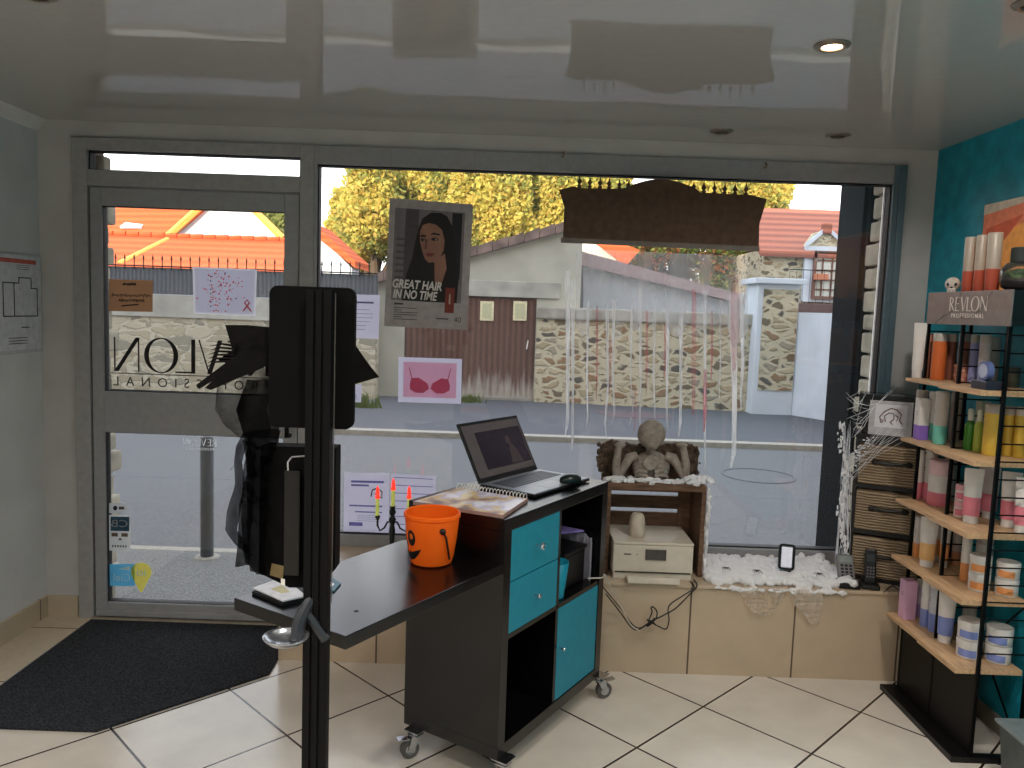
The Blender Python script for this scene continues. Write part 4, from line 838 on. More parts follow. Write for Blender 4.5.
# in the open cube
def tub(name, label, cat, c, prof, m, sx=1, sy=1, M=None, n=24, sol=.003):
    b = MB(m, M); rows = [[(c[0]+r_*sx*math.cos(2*math.pi*k/n), c[1]+r_*sy*math.sin(2*math.pi*k/n), c[2]+z_) for k in range(n)] for r_, z_ in prof]
    vr = b.grid(rows, True); b.face(vr[0][::-1]); o = b.build(name, smooth=True); md = o.modifiers.new('s', 'SOLIDIFY'); md.thickness = sol; md.offset = 1
    return tag(o, label, cat)
zf = zm+ti/2+.001
tub('turquoise_cup', 'turquoise plastic beaker at the near end of the open cube', 'cup', (xm+.065, .055, zf+.003), [(.034, 0), (.048, .13)], tealfront, M=KM)
b = MB(blackm, KM); b.box((xm+.12, .05, zf), (KL-T-.03, .30, zf+.13), .01); b.box((xm+.115, .045, zf+.13), (KL-T-.025, .305, zf+.145), .005); t2 = b.build('black_box'); tag(t2, 'black lidded plastic box inside the open cube of the desk', 'box')
t = thing('document_holder', 'grey ribbed holder of violet papers at the back of the open cube', 'document holder', K(KL-.15, .2, zf))
b = MB(mat('grey_ribbed_plastic', (128, 126, 136), .6), KM)
o = []
for k in range(9):
    x_ = KL-T-.006; b.tube([(x_-.02-.09*0, .03+.03*k, zf), (x_-.02, .03+.03*k, zf+.17-.0006*k*k)], .004, 6)
b.prism([(KL-T-.02, .03, zf), (KL-T-.02, .28, zf), (KL-T-.02, .28, zf+.17), (KL-T-.02, .06, zf+.18), (KL-T-.02, .03, zf+.15)], (.006, 0, 0)); b.build('holder', t)
b = MB(mat('violet_sheet', (128, 112, 176), .7), KM); b.prism([(xm+.10, .31, zf+.15), (KL-T-.03, .06, zf+.19), (KL-T-.03, .30, zf+.19), (xm+.10, .33, zf+.16)], (0, 0, .006)); b.box((xm+.12, .31, zf), (KL-T-.03, .32, zf+.17)); b.build('papers', t)
# ---------------------------------------------------------------- LAPTOP
lp = [pt(480, 484, Z=.905), pt(534, 495, Z=.905), pt(590, 480, Z=.905), pt(538, 469, Z=.905)]
ex = (lp[3]-lp[0]); LW = ex.length; ex = ex.normalized(); ey = Vector((-ex.y, ex.x, 0)); # ey points to back (hinge->away)
fy = -ey; dep = (lp[1]-lp[0]).dot(fy)
LM = frameM(Vector((lp[0].x, lp[0].y, KZ1+.001)), ex); LD = dep; 
t = thing('laptop', 'open black and silver laptop on top of the cube shelf', 'laptop', LM @ Vector((LW/2, -LD/2, 0)))
lapb = mat('laptop_black', (16, 16, 18), .4); laps = mat('laptop_silver', (122, 126, 134), .35, metal=.4)
b = MB(lapb, LM); b.box((0, -LD, .003), (LW, 0, .013), .002); b.use(laps); b.box((.004, -LD+.004, .013), (LW-.004, -.006, .0155), .001); base_ = b.build('base', t)
b = MB(mat('key_dark', (52, 56, 64), .5), LM)
for r_ in range(5):
    for k in range(14): b.box((.03+k*(LW-.06)/14+.001, -.03-(r_+1)*.02+.002, .0155), (.03+(k+1)*(LW-.06)/14-.001, -.03-r_*.02-.001, .0172))
b.build('keyboard', base_)
b = MB(mat('touchpad', (140, 144, 152), .3), LM); b.box((LW*.33, -LD+.02, .0155), (LW*.62, -LD+.085, .0160)); b.build('touchpad', base_)
# screen from measured top corners
stl = pt(457, 424.6, Y=2.9); Sd = None
hingeL = LM @ Vector((0, 0, .012)); 
best = None
for k in range(60):
    a_ = R(70+k); v_ = Vector((0, 0, 1))*math.sin(a_)-fy*(-math.cos(a_))*-1
best = None
for k in range(-10, 60):
    a_ = R(90+k); v_ = (fy*math.cos(a_)+Vector((0, 0, 1))*math.sin(a_))
    for h_ in [.18+.005*j for j in range(14)]:
        q_ = hingeL+v_*h_; d_ = q_-Vector((0, 0, H)); px = 512+F*d_.dot(RT)/d_.dot(FW); py = 384-F*d_.dot(UP)/d_.dot(FW)
        e_ = (px-457)**2+(py-424.6)**2
        if best is None or e_ < best[0]: best = (e_, a_, h_)
a_, h_ = best[1], best[2]; sv = fy*math.cos(a_)+Vector((0, 0, 1))*math.sin(a_)
SM = facing(hingeL, ex, sv); n_ = ex.cross(sv)
b = MB(lapb, SM); b.box((0, .002, -.007), (LW, h_, 0), .002); scr = b.build('screen_lid', t)
scrm = mat('screen_grey', (70, 66, 66), .25, var=.05, emit=(70, 62, 60), estr=.5); scrd = mat('screen_picture', (30, 26, 32), .25, var=.5, scale=9, emit=(34, 26, 34), estr=.6)
b = MB(scrm, SM); b.box((.012, .02, 0), (LW-.012, h_-.012, .0008)); dsp = b.build('display', scr)
b = MB(scrd, SM); b.box((.075, .045, .0008), (LW-.018, h_-.045, .0012)); b.use(mat('screen_person', (58, 48, 50), .4, emit=(56, 44, 46), estr=.4)); 
b.prism([(LW*.62, .05, .0014), (LW*.82, .05, .0014), (LW*.76, .11, .0014), (LW*.70, .14, .0014), (LW*.66, .11, .0014)], (0, 0, .0002)); b.prism([(LW*.68+.016*math.cos(k*.6), .145+.02*math.sin(k*.6), .0016) for k in range(10)], (0, 0, .0002)); b.build('picture_on_screen', dsp)
# mouse on palm rest
p = pt(570, 482, Z=.912); t = None
b = MB(mat('mouse_black_green', (14, 26, 24), .3)); Mm = Matrix.Translation(Vector((p.x, p.y+.02, KZ1+.0175))) @ Matrix.Rotation(R(35), 4, 'Z'); b.M = Mm
rows = []
for zf_, s_ in ((0, .94), (.008, 1), (.018, .93), (.027, .70), (.032, .35)): rows.append([(.048*s_*math.cos(k*math.pi/12)+.004, .030*s_*math.sin(k*math.pi/12), zf_) for k in range(24)])
vr = b.grid(rows, True); b.face(vr[0][::-1]); b.face(vr[-1]); tag(b.build('computer_mouse', smooth=True), 'black computer mouse resting on the laptop palm rest', 'mouse')
# magazine with spiral
mg = [pt(413, 504, Z=.893), pt(458, 490, Z=.893), pt(528, 501, Z=.893), pt(503, 518, Z=.893)]
for q in mg: q.z = KZ1+.0005
t = thing('spiral_calendar', 'spiral bound picture book lying on the cube shelf before the laptop', 'book', sum(mg, Vector())/4)
b = MB(mat('page_edges', (150, 120, 112), .8)); b.prism(mg, (0, 0, .011), .001); b.build('pages', t)
cov = mat('printed_cover', (190, 180, 172), .3, var=0); N, L, bs = nodes(cov); cr = [n for n in N if n.type == 'VALTORGB'][0]; nz = [n for n in N if n.type == 'TEX_NOISE'][0]; nz.inputs['Scale'].default_value = 11
e = cr.color_ramp.elements; e[0].color = (*lin((70, 50, 50)), 1); e[0].position = .34; e[1].color = (*lin((215, 212, 220)), 1); e[1].position = .62
x_ = e.new(.42); x_.color = (*lin((150, 110, 90)), 1); x_ = e.new(.50); x_.color = (*lin((206, 180, 110)), 1); x_ = e.new(.54); x_.color = (*lin((170, 160, 190)), 1)
b = MB(cov); cc = sum(mg, Vector())/4; b.prism([cc+(q-cc)*.98+Vector((0, 0, .0112)) for q in mg], (0, 0, .0006)); b.build('cover', t)
b = MB(mat('white_wire', (210, 208, 205), .4)); 
for k in range(21):
    q = mg[1]*(1-(k+.5)/21)+mg[2]*((k+.5)/21)+Vector((-.004, .003, .008)); d = (mg[0]-mg[1]).normalized()
    b.tube([q+d*.012*math.cos(a_*.7)+Vector((0, 0, .005+.014*math.sin(a_*.7))) for a_ in range(10)], .0016, 5)
b.build('wire_spiral', t)
# ---------------------------------------------------------------- PUMPKIN BUCKET
bc = Vector((-.233, 2.385, .751)); orange = paperglow('orange_plastic', (255, 122, 34), .35); orange.node_tree.nodes['Principled BSDF'].inputs['Roughness'].default_value = .35
t = thing('pumpkin_bucket', 'orange pumpkin face bucket standing on the desk top', 'bucket', bc)
prof = [(.055, 0), (.064, .004), (.070, .025), (.078, .080), (.083, .130), (.084, .145), (.088, .148), (.088, .158), (.085, .161)]
b = MB(orange); rows = [[(bc.x+r_*math.cos(2*math.pi*k/48), bc.y+r_*math.sin(2*math.pi*k/48), bc.z+z_) for k in range(48)] for r_, z_ in prof]
inn = [(.082, .159), (.079, .13), (.07, .045), (.06, .006)]
rows += [[(bc.x+r_*math.cos(2*math.pi*k/48), bc.y+r_*math.sin(2*math.pi*k/48), bc.z+z_) for k in range(48)] for r_, z_ in inn]
vr = b.grid(rows, True); b.face(vr[0][::-1]); b.face(vr[-1]); b.build('pail', t, True)
def onpail(phi, z_, off=.0012):
    r_ = .056+(z_/.17)*.028 if z_ < .17 else .084
    import bisect
    for (ra, za), (rb, zb) in zip(prof, prof[1:]):
        if za <= z_ <= zb: r_ = ra+(rb-ra)*(z_-za)/max(1e-6, zb-za)
    r_ += off; return Vector((bc.x+r_*math.cos(phi), bc.y+r_*math.sin(phi), bc.z+z_))
def decal(b, pts, phi0, z0):
    "pts in metres (u right, v up); fan with fine subdivisions"
    cu = sum(p[0] for p in pts)/len(pts); cv = sum(p[1] for p in pts)/len(pts)
    rings = [[(cu+(p[0]-cu)*f*1.25, cv+(p[1]-cv)*f*1.25) for p in pts] for f in (.02, .4, .7, 1)]
    b.grid([[onpail(phi0+u/.075, z0+v) for u, v in r_] for r_ in rings], True)
ph = R(203)
b = MB(mat('printed_black', (20, 10, 8), .5))
decal(b, [(.014*math.cos(k*.42), .020*math.sin(k*.42)) for k in range(15)], ph+.52-.15, .090); 
decal(b, [(.012*math.cos(k*.42), .018*math.sin(k*.42)) for k in range(15)], ph-.38, .090)
decal(b, [(-.045, .01), (-.036, -.006), (-.02, -.016), (0, -.02), (.02, -.014), (.032, -.002), (.042, .014), (.030, .006), (.012, -.002), (.006, .006), (0, -.004), (-.012, -.004), (-.02, .002), (-.030, .000)], ph+.15, .042)
decal(b, [(-.008, -.006), (.008, -.006), (0, .008)], ph+.0, .066)
b.build('face_print', t, True)
b = MB(orange); decal(b, [(.006*math.cos(k*.6), .008*math.sin(k*.6)) for k in range(10)], ph+.52-.13, .095); 
for v in b.bm.verts: v.co += (v.co-bc).normalized()*.0006
b.build('eye_highlight', t, True)
phA = R(-62); hp = onpail(phA, .118, .004); hp2 = onpail(phA+math.pi, .118, .004)
b = MB(mat('black_handle', (22, 10, 8), .5)); b.ico(hp, (.010, .008, .010), 2); b.ico(hp2, (.008, .006, .010), 2)
mid_ = (hp+hp2)/2; dn = Vector((0.04, -.08, -.10))
b.tube([hp, onpail(R(-54), .10, .005), onpail(R(-44), .05, .006), onpail(R(-38), .025, .006)], .0032, 6); b.build('handle', t, True)
# ---------------------------------------------------------------- CANDELABRA on the window seat
cb = pt(392, 540, Y=3.42); cbx = cb.x; cz = .40
t = thing('candelabra', 'black three armed candelabra with glowing red tipped candles, behind the desk top', 'candelabra', (cbx, 3.42, cz))
iron = mat('dark_pewter', (42, 44, 46), .4, metal=.6)
def cz_(py): return pt(392, py, Y=3.42).z
b = MB(iron); z1 = cz_(506)-cz
b.lathe([(.045, 0), (.045, .006), (.02, .016), (.012, .03), (.018, .05), (.009, .065), (.014, z1-.11), (.009, z1-.085), (.017, z1-.06), (.008, z1-.045), (.016, z1-.028), (.010, z1-.01), (.014, z1)], (cbx, 3.42, cz), 16); b.build('stem', t, True)
for s_, px_, ptop, pb in ((-1, 377.5, 488, 521), (1, 409, 487, 521)):
    ez = pt(px_, pb, Y=3.42); b = MB(iron); b.tube([(cbx, 3.42, cz_(522)), (cbx+s_*.022, 3.42, cz_(522)), (cbx+s_*.035, 3.42, cz_(528)), (ez.x-s_*.012, 3.42, cz_(531)), (ez.x, 3.42, cz_(526)), (ez.x, 3.42, cz_(518))], .0045, 8); b.lathe([(.007, 0), (.012, .012), (.008, .02)], (ez.x, 3.42, cz_(520)), 12); b.build('arm', t, True)
cg = mat('luminous_green_candle', (206, 214, 110), .5, emit=(200, 215, 100), estr=.25); cred = mat('glowing_red_flame', (240, 60, 40), .4, emit=(255, 50, 36), estr=1.3)
for px_, ptop, pf, pb in ((377.5, 487, 498, 519), (393, 479, 489, 506), (409, 486, 497, 519)):
    x_ = pt(px_, 500, Y=3.42).x; za, zb_, zc2 = cz_(pb), cz_(pf), cz_(ptop); b = MB(cg); b.lathe([(.008, za), (.0085, (za+zb_)/2), (.0075, zb_)], (x_, 3.42, 0), 14)
    c_ = b.build('candle', t, True); b = MB(cred); b.lathe([(.010, zb_-.004), (.011, zb_+.006), (.008, zb_+.012), (.009, zb_+.02), (.006, zc2-.008), (.001, zc2+.004)], (x_, 3.42, 0), 12); b.build('flame', c_, True)
# papers on the desk end
def flat_stack(name, label, cat, px4, z, th, m, m2=None):
    P4 = [pt(x, y, Z=z) for x, y in px4]; b = MB(m); b.prism(P4, (0, 0, th)); 
    if m2: b.use(m2); c_ = sum(P4, Vector())/4; b.prism([c_+(q-c_)*.35+Vector((0, 0, th)) for q in P4], (0, 0, .0006))
    return tag(b.build(name), label, cat)
flat_stack('black_folder', 'black folder under the white envelope at the left end of the desk', 'folder', [(252, 594), (283, 607), (306, 600), (283, 582)], .751, .008, blackm)
flat_stack('white_envelope', 'crumpled white plastic envelope on the black folder', 'envelope', [(253, 589), (283, 602), (306, 597), (283, 578)], .761, .004, mat('crumpled_white', (200, 200, 205), .3, bump=.6, bscale=30), mat('pale_stamp', (186, 180, 140), .6))
flat_stack('blue_booklet', 'blue and white booklet lying on the desk just right of the pole', 'booklet', [(320, 592), (334, 592), (341, 584), (328, 577)], .751, .004, mat('blue_cover', (30, 84, 104), .4), paper)
# ---------------------------------------------------------------- WINDOW SEAT: crate, printer, figure
woodb = mat('brown_crate_wood', (104, 78, 60), .8, var=.2, scale=10, stretch=(1, 6, 6))
cx0, cx1 = .43, .865; cy0, cy1 = 3.36, 3.60; czt = .81
t = thing('wooden_crate', 'brown wooden crate on the window seat holding the printer', 'crate', ((cx0+cx1)/2, 3.48, .4))
b = MB(woodb); b.box((cx0, cy0, czt-.03), (cx1, cy1, czt), .003); b.build('top_board', t)
b = MB(woodb); b.box((cx0, cy0, .401), (cx0+.02, cy1, czt-.03), .002); b.build('side_board', t)
b = MB(woodb); b.box((cx1-.02, cy0, .401), (cx1, cy1, czt-.03), .002); b.build('side_board', t)
b = MB(woodb); b.box((cx1-.075, cy1-.03, .401), (cx1-.02, cy1-.01, czt-.03), .002); b.build('corner_post', t)
gaps = [pt(640, y_, Y=cy1-.015).z for y_ in (530, 525, 511.5, 507.5, 495, 491)]
for za_, zb_ in ((.43, gaps[0]), (gaps[1], gaps[2]), (gaps[3], gaps[4]), (gaps[5], czt-.03)):
    b = MB(woodb); b.box((cx0+.02, cy1-.02, za_), (cx1-.02, cy1-.005, zb_), .001); b.build('slat', t)
# printer
t = thing('printer', 'white inkjet printer inside the wooden crate', 'printer', (.64, 3.40, .4))
pw = mat('printer_white', (206, 196, 180), .35, var=.02); x0, x1 = .462, .808; yf = 3.30; yb = 3.575; ztp = .625-.045
PB = .401
b = MB(pw); b.box((x0, yf, PB+.03), (x1, yb, .553), .006); b.box((x0+.004, yf+.004, PB), (x1-.004, yb-.005, PB+.03), .003); body_ = b.build('body', t)
b = MB(pw); b.box((x0-.001, yf-.001, .554), (x1+.001, yb, .567), .005); b.build('scanner_lid', t)
b = MB(mat('printer_screen', (66, 62, 60), .2)); b.box((.600, yf-.006, .490), (.690, yf+.001, .536), .001); b.build('control_screen', body_)
b = MB(pw); b.box((.52, yf-.065, PB+.006), (.74, yf+.001, PB+.018), .003); b.box((.52, yf-.07, PB+.006), (.74, yf-.062, PB+.034), .003); b.build('paper_tray', t)
b = MB(mat('printer_slot', (60, 54, 48), .6)); b.box((x0+.01, yf-.0015, PB+.030), (x1-.01, yf+.001, PB+.036)); b.build('paper_slot', body_)
b = MB(mat('print_grey', (70, 66, 66))); b.box((.508, yf-.0012, .510), (.54, yf, .515)); b.ico((.565, yf, .512), (.003, .001, .003), 1); b.build('badge', body_)
b = MB(blackm); b.box((.812, 3.42, .401), (.838, 3.56, .52), .006); tag(b.build('power_adapter'), 'black power block between the printer and the crate side', 'power adapter')
# air freshener
t = thing('air_freshener', 'cream rounded cone air freshener standing on the printer', 'air freshener', (.575, 3.40, .568))
b = MB(mat('cream_plastic', (196, 184, 166), .45)); b.lathe([(.036, 0), (.038, .008), (.036, .055), (.031, .085), (.023, .098), (.010, .104)], (.575, 3.40, .568), 24); b.build('housing', t, True)
b = MB(mat('print_grey', (70, 66, 66))); b.lathe([(.006, .1035), (.006, .1055)], (.575, 3.40, .568), 10); b.build('nozzle', t)
# skeleton figure
def fz(px, py, Y=3.44): return pt(px, py, Y=Y)
grey = mat('stone_grey_foam', (146, 136, 126), .9, var=.12, scale=40, bump=.4, bscale=90)
t = thing('skeleton_bust', 'grey skeleton torso with raised arms against a crumbling stone slab, on the crate', 'decoration', (.65, 3.46, czt))
b = MB(mat('crumbled_slab', (88, 72, 60), .95, var=.3, scale=30, bump=.8, bscale=60)); rnd = random.Random(9)
sl = [(601, 445), (612, 442), (640, 447), (668, 444), (690, 443), (698, 452), (698, 468), (692, 480), (612, 480), (606, 476), (600, 466), (600, 455)]
o_ = []
for i in range(len(sl)):
    a_, c_ = sl[i], sl[(i+1) % len(sl)]
    for k in range(4): o_.append((a_[0]+(c_[0]-a_[0])*k/4+rnd.uniform(-1.2, 1.2), a_[1]+(c_[1]-a_[1])*k/4+rnd.uniform(-1, 1)))
b.prism([fz(x, y, 3.49) for x, y in o_], (0, .03, 0)); 
for i in range(70):
    u = rnd.choice(o_[:28]+o_[34:]); q = fz(u[0]+rnd.uniform(-2, 2), u[1]+rnd.uniform(-2, 2), 3.49); b.ico(q, rnd.uniform(.006, .013), 1, .4)
b.build('stone_slab', t)
b = MB(grey)
c_ = fz(650.5, 441, 3.46)
b.ico(fz(651, 467, 3.47), (.085, .03, .075), 3); b.ico(fz(651, 478, 3.47), (.07, .028, .045), 2)
b.tube([fz(651, 455, 3.46), fz(651, 441, 3.455)], [.022, .024], 12)
b.ico(fz(651.5, 434, 3.445), (.063, .055, .066), 3); b.ico(fz(652, 444, 3.425), (.032, .03, .028), 2)
for s_ in (-1, 1):
    X_ = lambda d: 651+s_*d
    b.tube([fz(X_(14), 456, 3.465), fz(X_(22), 458, 3.46), fz(X_(28), 468, 3.45), fz(X_(33), 478, 3.44)], [.022, .024, .020, .018], 10)
    b.tube([fz(X_(34), 479, 3.44), fz(X_(35), 465, 3.43), fz(X_(33), 452, 3.43), fz(X_(32), 447, 3.43)], [.019, .019, .016, .014], 10)
    b.ico(fz(X_(31), 445, 3.43), (.028, .018, .013), 2, .2)
    for k in range(4): b.tube([fz(X_(3), 463+k*4.5, 3.428), fz(X_(11), 462+k*4.5, 3.430), fz(X_(17), 465+k*4.2, 3.445)], [.008, .010, .007], 6)
b.lathe([(.034, -.006), (.036, 0), (.030, .006), (.027, .003)], (0, 0, 0), 20)
# move medallion: last 80 verts
mv = b.bm.verts[:] ; 
for v in mv[-80:]: v.co = fz(650.5, 463, 3.418)+Vector((v.co.x, -v.co.z, v.co.y))
o = b.build('figure', t, True); md = o.modifiers.new('r', 'REMESH'); md.mode = 'VOXEL'; md.voxel_size = .0035; md.use_smooth_shade = True
sm = o.modifiers.new('s', 'SMOOTH'); sm.factor = .5; sm.iterations = 2
# white fluff on crate
cot = paperglow('cotton_snow', (252, 252, 255), .3)
def fluff(name, label, cat, blobs, seed=1, sub=2):
    b = MB(cot); rnd = random.Random(seed)
    for c_, r_ in blobs: b.ico(c_, r_, sub, .4, 40)
    o = b.build(name, smooth=True); tag(o, label, cat, kind='stuff'); return o
rnd = random.Random(13); bl = []
for k in range(60): x_ = rnd.uniform(cx0+.0, cx1); bl.append(((x_, rnd.uniform(3.36, 3.41), czt+.003+rnd.uniform(0, .012)), (rnd.uniform(.012, .026), rnd.uniform(.01, .02), rnd.uniform(.006, .014))))
for k in range(40): bl.append(((cx1+rnd.uniform(.004, .012), 3.35+rnd.uniform(-.01, .02), rnd.uniform(.43, .81)), (rnd.uniform(.005, .012), .01, rnd.uniform(.015, .035))))
for k in range(14): bl.append(((rnd.uniform(cx1-.10, cx1+.03), 3.40, czt+rnd.uniform(.01, .03)), (.02, .02, .012)))
fluff('cotton_web', 'white cotton wisps along the top and right edge of the crate', 'cotton', bl, 1, 1)
bl = []
def hill(x_, y_): return .016+.020*max(0, noise.noise(Vector((x_*9, y_*9, 0)))+.25)+.012*noise.noise(Vector((x_*25, y_*25, 4)))
for k in range(620):
    x_ = rnd.uniform(.885, 1.50); y_ = rnd.uniform(3.27, 3.62); r_ = rnd.uniform(.010, .022)
    bl.append(((x_, y_, .400+hill(x_, y_)*rnd.uniform(.5, 1.05)), (r_*rnd.uniform(.8, 1.6), r_*rnd.uniform(.8, 1.4), r_)))
for k in range(60): x_ = rnd.uniform(.885, 1.475); y_ = rnd.uniform(3.30, 3.60); bl.append(((x_, y_, .412), (.035, .035, .014)))
for k in range(40): x_ = rnd.uniform(.9, 1.47); bl.append(((x_, 3.252, .392+rnd.uniform(-.006, .006)), (rnd.uniform(.010, .024), .008, rnd.uniform(.006, .014))))
o = fluff('cotton_snow', 'lumpy white cotton snow spread over the window seat', 'cotton', bl, 2, 2)
md = o.modifiers.new('r', 'REMESH'); md.mode = 'VOXEL'; md.voxel_size = .0045; md.use_smooth_shade = True
md = o.modifiers.new('s', 'SMOOTH'); md.factor = .6; md.iterations = 5
tx = bpy.data.textures.new('fluff', 'CLOUDS'); tx.noise_scale = .012; tx.noise_depth = 3; md = o.modifiers.new('d', 'DISPLACE'); md.texture = tx; md.strength = .009; md.mid_level = .5
hang = glass_mat('thin_cotton', amount=0, haze=.5, hazecol=(240, 230, 218), noise_haze=12)
b = MB(hang)
for pts_, sd in (([(757, 588, 38), (760, 600, 34), (764, 612, 22), (766, 616, 8)], 1), ([(805, 590, 34), (808, 602, 30), (813, 616, 16), (815, 624, 8)], 2), ([(780, 588, 14), (778, 600, 8), (777, 606, 3)], 3), ([(752, 586, 16), (752, 604, 12), (756, 612, 8)], 4), ([(798, 588, 12), (799, 606, 7)], 5)):
    ribbon(b, pts_, 3.246, .004, sd, 6)
tag(b.build('cotton_fringe'), 'thin cotton tufts trailing over the front of the window seat', 'cotton', kind='stuff')
spm = mat('plastic_spider_black', (16, 14, 14), .5)
for i, (px, py, lab) in enumerate([(756, 572, 'small black toy spider on the cotton snow, nearest the crate'), (818, 575, 'small black toy spider on the cotton snow, nearest the card terminal'), (725, 569, 'tiny black toy spider at the left end of the cotton snow')]):
    p = pt(px, py, Z=.452); t = thing('toy_spider', lab, 'toy spider', p, 'toy spiders on the cotton'); k = .45 if i == 2 else .6
    b = MB(spm); b.ico(p+Vector((0, 0, .006)), (.010*k, .008*k, .007*k), 2); b.ico(p+Vector((.012*k, -.002, .005)), (.006*k, .005*k, .005*k), 2); b.build('body', t, True)
    for s_ in (-1, 1):
        for j in range(4): b = MB(spm); b.tube([p+Vector((.002*j, 0, .006)), p+Vector((.004*(j*2-2), s_*.012*k, .014*k)), p+Vector((.006*(j*2-2), s_*.022*k, -.002))], .0012, 5); b.build('leg', t)
# phone in a black stand
p = pt(787, 571, Z=.43); 
t = thing('phone_in_stand', 'small phone with a bright screen in a black ring stand on the cotton', 'phone', (p.x, p.y, .42))
x0, x1 = pt(779, 560, Y=p.y).x, pt(795, 560, Y=p.y).x; z0, z1 = pt(787, 570, Y=p.y).z, pt(787, 545, Y=p.y).z; Yp = p.y
TM = Matrix.Translation(Vector(((x0+x1)/2, Yp, z0))) @ Matrix.Rotation(R(-12), 4, 'X') @ Matrix.Rotation(R(4), 4, 'Y'); w2 = (x1-x0)/2; hh = z1-z0
b = MB(blackm, TM); rr = rrect(-w2, w2, 0, hh, .014, 0); ri = rrect(-w2+.009, w2-.009, .009, hh-.009, .008, 0)
va = [b.v(q) for q in rr]; vb = [b.v(q) for q in ri]; va2 = [b.v((q[0], .012, q[2])) for q in rr]; vb2 = [b.v((q[0], .012, q[2])) for q in ri]; n = len(rr)
for i in range(n):
    j = (i+1) % n; b.face([va[i], va[j], vb[j], vb[i]]); b.face([va2[i], vb2[i], vb2[j], va2[j]]); b.face([va[i], va2[i], va2[j], va[j]]); b.face([vb[i], vb[j], vb2[j], vb2[i]])
b.box((-w2*.7, 0, -.012), (w2*.7, .045, -.002), .003); b.build('ring_stand', t)
b = MB(mat('lit_phone_screen', (214, 214, 222), .3, emit=(210, 212, 225), estr=.35), TM); b.box((-w2+.012, .002, .012), (w2-.012, .009, hh-.014), .001); b.build('screen', t)
b = MB(spm, TM); b.tube([(-w2+.016, .0015, hh*.45), (w2-.018, .0015, hh*.22)], .0014, 4); b.build('cable_shadow', t) if False else b.bm.free()
# card terminal and cordless phone
p = pt(851, 589, Z=.402)
M1 = Matrix.Translation(Vector((p.x, p.y+.04, .401))) @ Matrix.Rotation(R(-8), 4, 'Z')
t = thing('card_terminal', 'grey and black card terminal in its dock on the window seat', 'card terminal', M1.translation)
b = MB(blackm, M1); b.box((-.045, -.045, 0), (.045, .06, .025), .008); b.build('dock', t)
M2 = M1 @ Matrix.Translation((0, .01, .022)) @ Matrix.Rotation(R(-35), 4, 'X')
b = MB(mat('terminal_grey', (112, 110, 112), .5), M2); b.box((-.035, -.012, 0), (.035, .018, .115), .01); bd = b.build('handset', t)
b = MB(mat('terminal_screen', (130, 140, 138), .2), M2); b.box((-.027, -.0135, .075), (.027, -.011, .105)); b.build('screen', bd)
b = MB(ink, M2)
for r_ in range(4):
    for k in range(3): b.box((-.024+k*.018, -.0145, .012+r_*.015), (-.012+k*.018, -.0115, .021+r_*.015), .001)
b.build('keypad', bd)
p = pt(873, 590, Z=.402); M1 = Matrix.Translation(Vector((p.x, p.y+.035, .401))) @ Matrix.Rotation(R(-15), 4, 'Z')
t = thing('cordless_phone', 'black cordless phone upright in its charging cradle beside the card terminal', 'phone', M1.translation)
b = MB(blackm, M1); b.box((-.038, -.04, 0), (.038, .045, .022), .008); b.box((-.03, .012, .02), (.03, .03, .045), .005); b.build('cradle', t)
M2 = M1 @ Matrix.Translation((0, 0, .018)) @ Matrix.Rotation(R(-12), 4, 'X')
b = MB(blackm, M2); b.box((-.023, -.012, 0), (.023, .012, .148), .008); hs = b.build('handset', t)
b = MB(mat('grey_keys', (92, 92, 96), .4), M2)
for r_ in range(4):
    for k in range(3): b.box((-.016+k*.012, -.0135, .025+r_*.013), (-.008+k*.012, -.0115, .033+r_*.013), .001)
b.build('keypad', hs)
b = MB(mat('phone_display', (60, 66, 70), .15), M2); b.box((-.016, -.0135, .095), (.016, -.0115, .125)); b.build('display', hs)
# cables
def cable(name, label, pts, r_=.0028, m=None, sub=6):
    P_ = [Vector(p) for p in pts]; out_ = []
    for i in range(len(P_)-1):
        a, c, d, e = P_[max(i-1, 0)], P_[i], P_[i+1], P_[min(i+2, len(P_)-1)]
        for k in range(sub):
            u = k/sub; out_.append(.5*((2*c)+(-a+d)*u+(2*a-5*c+4*d-e)*u*u+(-a+3*c-3*d+e)*u**3))
    out_.append(P_[-1]); b = MB(m or blackm); b.tube(out_, r_, 6); return tag(b.build(name, smooth=True), label, 'cable')
def cp(px, py, Y=3.22): return pt(px, py, Y=Y)
cable('power_cable', 'black cable from the printer down to the knot on the seat front', [(.815, 3.30, .41), cp(697, 586, 3.245), cp(690, 594), cp(676, 608), cp(664, 615), cp(650, 622), cp(640, 628), cp(632, 624), cp(622, 610), cp(612, 598, 3.1), cp(603, 587, 3.05)])
cable('power_cable', 'black cable making a low loop right of the knot', [cp(652, 623, 3.215), cp(658, 626), cp(666, 629), cp(669, 620), cp(669, 606), cp(684, 595), cp(694, 588, 3.24), (.80, 3.27, .408)])
cable('power_cable', 'black cable bundle rising from the knot in a small upright loop', [cp(648, 622, 3.205), cp(652, 612), cp(651, 608), cp(653, 607), cp(657, 612), cp(655, 620), cp(645, 626), cp(637, 630), cp(630, 626), cp(620, 612, 3.18), cp(606, 594, 3.1)])
cable('white_cable', 'white cable coming out of the open cube of the desk', [K(KL-.1, .02, zf+.02), K(KL-.06, -.02, zf+.02), cp(605, 575, 2.95), cp(612, 590, 3.05), cp(626, 616, 3.15), cp(632, 626, 3.19), cp(640, 631, 3.19)], .0026, mat('cable_grey', (190, 184, 176), .5))
b = MB(blackm); rnd = random.Random(4); c_ = cp(651, 622, 3.21)
